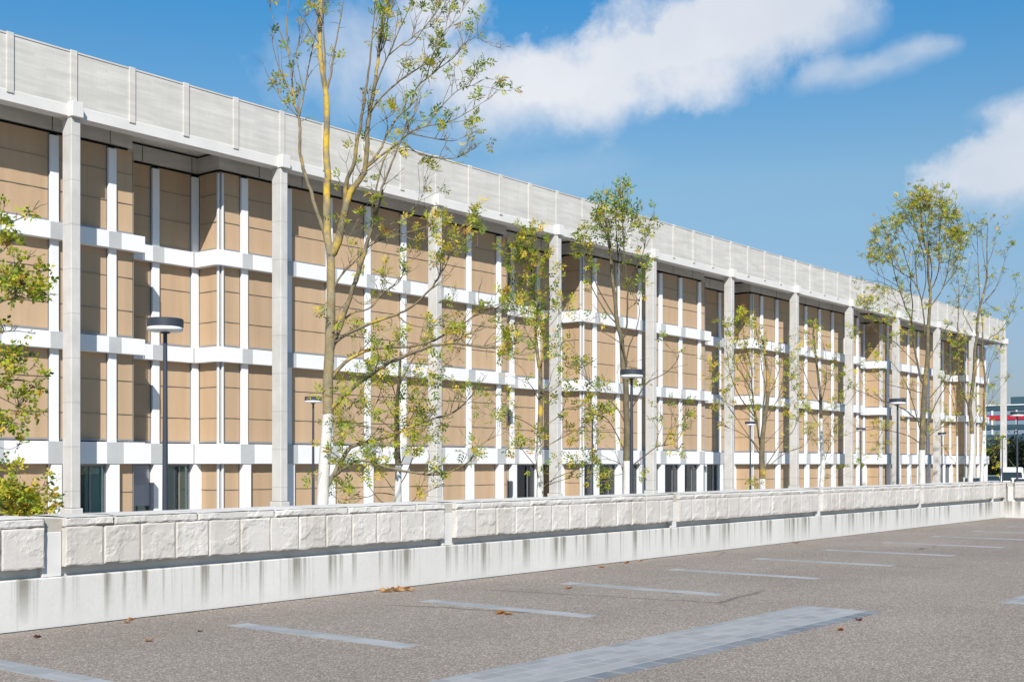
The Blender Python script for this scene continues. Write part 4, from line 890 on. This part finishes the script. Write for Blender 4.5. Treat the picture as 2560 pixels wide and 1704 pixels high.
# ------------------------------------------------------------------ far office block
M['teal'] = mat('dark_teal_cladding', (.03, .065, .085), .4, .5); M['red'] = mat('red_cladding', (.42, .012, .03), .5, .4); M['owhite'] = mat('office_white', (.62, .66, .70), .6, .3)
M['oglass'] = mat('office_glass', (.16, .22, .29), .15, .8)
ox = 165.0
off = tag(empty('office_block', (ox, 45, GZ)), 'distant modern office block with dark teal and red horizontal bands at the right edge', 'building')
def ob(mb, name, m_, par=off): return sub(mb, (ox, 45, GZ)).build(name, m_, par)
def zf(py, z=None): return EYE + (HOR - py) / F * (ox * cs + 50 * sn)
m_ = MB(); m_.box(ox + .3, ox + 14, 18, 78, GZ, zf(1013) - .1); ob(m_, 'wall', M['owhite'])
for name, m1, y0, y1 in (('teal_band', 'teal', 1013, 1024), ('red_band', 'red', 1038, 1048), ('teal_band', 'teal', 1062, 1072), ('teal_band', 'teal', 1088, 1099)):
    m_ = MB(); m_.box(ox, ox + .3, 18, 78, zf(y1), zf(y0)); ob(m_, name, M[m1])
m_ = MB(); m_.box(ox - .1, ox + 14.1, 18, 78.1, zf(1013), zf(1010.5)); ob(m_, 'roof_edge', M['owhite'])
m_ = MB(); m_.box(ox + 3, ox + 10, 30, 50.6, zf(1010), zf(989)); ob(m_, 'roof_plant_room', M['teal'])
random.seed(4)
for (y0, y1) in ((1025, 1037), (1049, 1061), (1073, 1085)):
    for yy in [46 + 1.55 * k for k in range(8)]:
        m_ = MB(); m_.box(ox + .12, ox + .29, yy, yy + 1.30, zf(y1), zf(y0)); w_ = ob(m_, 'window', M['oglass'])
        m_ = MB(); m_.box(ox + .02, ox + .11, yy + 1.30, yy + 1.52, zf(y1), zf(y0)); sub(m_, (ox, 45, GZ)).build('window_mullion', M['owhite'], w_)
m_ = MB(); m_.box(ox + .05, ox + .3, 18, 78, GZ, zf(1100)); ob(m_, 'dark_base', M['teal'])
SHADE = [leafm('shaded_leaf', (.010, .018, .008), (.016, .028, .010))] * 5  # near-black leaf colour has the shade over these far trees and hedge painted in
# trees and hedge in front of it
def crown_tree(name, label, cat, x, y, h, w, seed, wts, n=2600, trunk_h=1.5):
    random.seed(seed); r = tag(empty(name, (x, y, GZ)), label, cat)
    tb = MB(); tb.tube([Vector((0, 0, 0)), Vector((.05, 0, trunk_h)), Vector((0, .1, h * .6))], [.16, .12, .05], 8)
    for k in range(9):
        a = random.random() * 6.3; z = trunk_h + random.random() * h * .4; tb.tube([Vector((0, 0, z)), Vector((math.cos(a) * w * .3, math.sin(a) * w * .3, z + h * .15)), Vector((math.cos(a) * w * .42, math.sin(a) * w * .42, z + h * .28))], [.05, .03, .01], 4)
    tb.build('trunk', bark('bark_far', 0, -99, seed), r, smooth=True)
    lb = MB(); cl = [(Vector((random.gauss(0, w * .22), random.gauss(0, w * .22), random.uniform(trunk_h * .7, h * .92))), random.uniform(.18, .3) * w) for _ in range(16)]
    for _ in range(n):
        c, q = random.choice(cl); p = c + rv(q * .5); d = rv(1).normalized(); e = d.cross(rv(1)).normalized(); L = random.uniform(.10, .24)
        if p.z < .1: p.z = .1
        i = len(lb.v); lb.v += [tuple(p - d * L), tuple(p + e * L * .5), tuple(p + d * L), tuple(p - e * L * .5)]; lb.f.append((i, i + 1, i + 2, i + 3)); lb.mi.append(random.choices(range(5), wts)[0])
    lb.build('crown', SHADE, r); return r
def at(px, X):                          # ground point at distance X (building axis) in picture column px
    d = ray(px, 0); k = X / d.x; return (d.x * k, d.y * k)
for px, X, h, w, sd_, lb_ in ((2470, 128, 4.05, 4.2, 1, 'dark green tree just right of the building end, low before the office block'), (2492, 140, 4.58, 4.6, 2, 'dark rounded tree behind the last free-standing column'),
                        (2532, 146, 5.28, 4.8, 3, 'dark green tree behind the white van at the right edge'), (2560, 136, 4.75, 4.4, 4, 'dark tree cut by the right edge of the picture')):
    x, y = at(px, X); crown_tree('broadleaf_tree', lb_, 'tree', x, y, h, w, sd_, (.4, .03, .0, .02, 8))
x, y = at(2510, 150); m_ = MB(); random.seed(2)
hd = MB()
for _ in range(5200):
    p = Vector((random.uniform(-.6, .6), random.uniform(-9, 9), random.uniform(0, 2.5))); d = rv(1).normalized(); e = d.cross(rv(1)).normalized(); L = random.uniform(.12, .25)
    i = len(hd.v); hd.v += [tuple(p - d * L), tuple(p + e * L * .6), tuple(p + d * L), tuple(p - e * L * .6)]; hd.f.append((i, i + 1, i + 2, i + 3)); hd.mi.append(random.choices(range(5), (.3, .03, .0, .02, 8))[0])
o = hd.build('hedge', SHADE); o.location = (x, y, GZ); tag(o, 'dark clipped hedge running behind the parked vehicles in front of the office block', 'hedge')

# vehicles glimpsed at the right
M['vwhite'] = mat('van_paint', (.70, .71, .72), .3, .5); M['vglass'] = mat('vehicle_glass', (.02, .03, .035), .08, .8); M['tyre'] = mat('tyre_rubber', (.02, .02, .02), .8, .2); M['vgrey'] = mat('vehicle_trim', (.06, .06, .065), .6, .3)
M['vlamp'] = mat('headlight_glass', (.7, .72, .75), .1, .8); M['vblue'] = mat('car_paint_silver', (.45, .49, .54), .25, .6, .3)
def prof_body(mb, prof, w, mi=0, inset=.0):
    n = len(prof); i0 = len(mb.v)
    for sy in (-1, 1):
        for (x, z) in prof: mb.v.append((x, sy * (w / 2 - (inset if z > .95 else 0)), z))
    for k in range(n): mb.f.append((i0 + k, i0 + (k + 1) % n, i0 + n + (k + 1) % n, i0 + n + k)); mb.mi.append(mi)
    mb.f.append(tuple(i0 + k for k in range(n))[::-1]); mb.mi.append(mi); mb.f.append(tuple(i0 + n + k for k in range(n))); mb.mi.append(mi)
def vehicle(name, label, cat, loc, rot, prof, w, paint, wheels, wind, side, H_):
    r = tag(empty(name, (*loc, GZ)), label, cat); r.rotation_euler = (0, 0, rot)
    m_ = MB(); prof_body(m_, prof, w, 0, .10); bevel(m_.build('body', paint, r, fix=True), .05, 3)
    m_ = MB(); m_.quad(*wind); m_.build('windscreen', M['vglass'], r)
    for sy in (-1, 1):
        m_ = MB(); q = [(x, sy * (w / 2 - .09 if z > .95 else w / 2 + .003), z) for x, z in side]; q = [(a, sy * (w / 2 - .085), c) for a, b_, c in q]; m_.quad(*q); m_.build('side_window', M['vglass'], r)
        m_ = MB(); fx = prof[0][0]; m_.box(fx - .02, fx + .15, sy * w * .30 - .16, sy * w * .30 + .16, .68, .86); bevel(m_.build('headlight', M['vlamp'], r), .03, 2)
        for wx in wheels:
            m_ = MB(); m_.lathe(0, 0, [(.0, -.11), (.30, -.11), (.33, -.08), (.33, .08), (.30, .11), (0, .11)], 24); o = m_.build('wheel', M['tyre'], r); o.rotation_euler = (R(90), 0, 0); o.location = (wx, sy * (w / 2 - .08), .33)
            m_ = MB(); m_.lathe(0, 0, [(.0, -.115), (.19, -.115), (.2, -.10)], 16); m_.lathe(0, 0, [(.2, .10), (.19, .115), (0, .115)], 16); q = m_.build('rim', M['silver'], o)
    m_ = MB(); m_.box(prof[0][0] - .03, prof[0][0] + .1, -w * .42, w * .42, .32, .52); m_.box(prof[0][0] - .015, prof[0][0] + .1, -.4, .4, .66, .82); bevel(m_.build('grille', M['vgrey'], r), .02)
    return r
vp = [(-2.5, .3), (-2.55, .9), (-2.3, 1.12), (-1.5, 1.95), (-1.2, 2.3), (2.5, 2.35), (2.6, 1.6), (2.6, .3)]
x, y = at(2530, 112)
vehicle('van', 'white delivery van facing the viewer behind the right edge lamp', 'van', (x, y), R(18), vp, 1.95, M['vwhite'], (-1.6, 1.6), ((-2.28, -.82, 1.17), (-2.28, .82, 1.17), (-1.55, .75, 1.93), (-1.55, -.75, 1.93)), [(-1.9, 1.2), (-.6, 1.2), (-.6, 1.9), (-1.4, 1.9)], 2.4)
cp = [(-2.1, .28), (-2.15, .62), (-1.95, .82), (-1.0, .96), (-.35, 1.42), (.9, 1.46), (1.7, 1.02), (2.1, .95), (2.15, .3)]
for px, X, lb_, pt in ((2433, 103, 'small silver car parked at the foot of the leaning white-trunked tree', 'vblue'), (2480, 122, 'silver car whose roof just shows over the parapet, left of the last column', 'vblue'), (2556, 100, 'pale car in shade at the right edge, before the hedge', 'vwhite')):
    x, y = at(px, X); rr = vehicle('car', lb_, 'car', (x, y), R(20), [(a, b_ * 1.05) for a, b_ in cp], 1.8, M[pt], (-1.35, 1.35), ((-.98, -.72, 1.03), (-.98, .72, 1.03), (-.40, .62, 1.47), (-.40, -.62, 1.47)), [(-.75, 1.02), (1.3, 1.06), (.85, 1.44), (-.3, 1.44)], 1.5)
    rr['group'] = 'cars parked beyond the building end'

# ------------------------------------------------------------------ fallen leaves
random.seed(12)
M['dead'] = leafm('dead_leaf', (.36, .13, .03), (.46, .20, .06)); M['dead2'] = leafm('dead_leaf_dark', (.10, .02, .012), (.14, .04, .02)); M['dead3'] = leafm('dead_leaf_pale', (.55, .33, .17), (.50, .28, .12))
def gp(px, py): z = EYE * F / (py - HOR); p = P(px, py, z); return (p.x, p.y)
def fallen(px, py, size, m_, label, group=None, lift=0):
    mb = MB(); n = 14; i0 = 0; lob = random.random() * 6
    mb.v.append((0, 0, .004))
    ph = random.random() * 6
    for k in range(n):
        a = 2 * math.pi * k / n; rr = size * (.62 + .38 * abs(math.cos(a * 2.5 + lob))) * random.uniform(.85, 1.1)
        mb.v.append((rr * math.cos(a), rr * math.sin(a), .004 + size * .55 * abs(math.sin(a + ph)) ** 1.5 * random.uniform(.5, 1.1)))
    for k in range(n): mb.f.append((0, 1 + k, 1 + (k + 1) % n)); mb.mi.append(0)
    st = [Vector((0, 0, .006)), Vector((size * .9 * math.cos(ph), size * .9 * math.sin(ph), size * .3)), Vector((size * 1.5 * math.cos(ph + .2), size * 1.5 * math.sin(ph + .2), size * .35))]
    mb.tube(st, [.002, .0018, .0012], 3)
    o = mb.build('fallen_leaf', m_, None); x, y = gp(px, py); o.location = (x, y, lift + .002); o.rotation_euler = (0, 0, random.random() * 6)
    tag(o, label, 'leaf', group or 'fallen leaves on the asphalt')
FL = [(966, 1479, .055, 'dead3', 'pale tan leaf at the left end of the little leaf pile by the wall foot'), (982, 1475, .05, 'dead', 'orange leaf second from left in the little pile by the wall foot'),
      (996, 1477, .06, 'dead3', 'large pale leaf in the middle of the little pile by the wall foot'), (1010, 1473, .05, 'dead', 'orange leaf right of centre in the little pile by the wall foot'), (1022, 1476, .045, 'dead3', 'pale leaf at the right end of the little pile by the wall foot'),
      (1505, 1418, .05, 'dead', 'orange leaf near the wall, leftmost of three in line beyond the pile'), (1567, 1407, .045, 'dead', 'orange leaf near the wall, middle of three in line beyond the pile'), (1601, 1402, .045, 'dead3', 'pale leaf near the wall, rightmost of three in line beyond the pile'),
      (1422, 1471, .05, 'dead', 'rust leaf lying just below the third paved bay line'), (1252, 1534, .055, 'dead', 'rust leaf at the lower edge of the second paved bay line'), (1270, 1536, .05, 'dead3', 'tan leaf touching the rust leaf below the second bay line'),
      (94, 1593, .035, 'dead2', 'dark red leaf lying alone at the far left'), (372, 1602, .04, 'dead', 'orange leaf alone left of the first paved bay line'), (318, 1556, .035, 'dead', 'lower of two small orange leaves near the wall at left'), (328, 1549, .035, 'dead', 'upper of two small orange leaves near the wall at left'),
      (520, 1511, .03, 'dead2', 'tiny dark leaf close to the wall, left of the pile'), (1991, 1357, .06, 'dead', 'small orange leaf far along the wall foot'), (2148, 1550, .04, 'dead2', 'dark twig-like leaf just right of the big paved strip'), (2102, 1575, .035, 'dead', 'small orange leaf below the end of the big paved strip'), (500, 1578, .025, 'dead2', 'tiny brown leaf above the first paved bay line')]
for px, py, s_, mm, lb_ in FL: fallen(px, py, s_ * (1.75 if py < 1482 and 960 < px < 1030 else 1.15), M[mm], lb_)
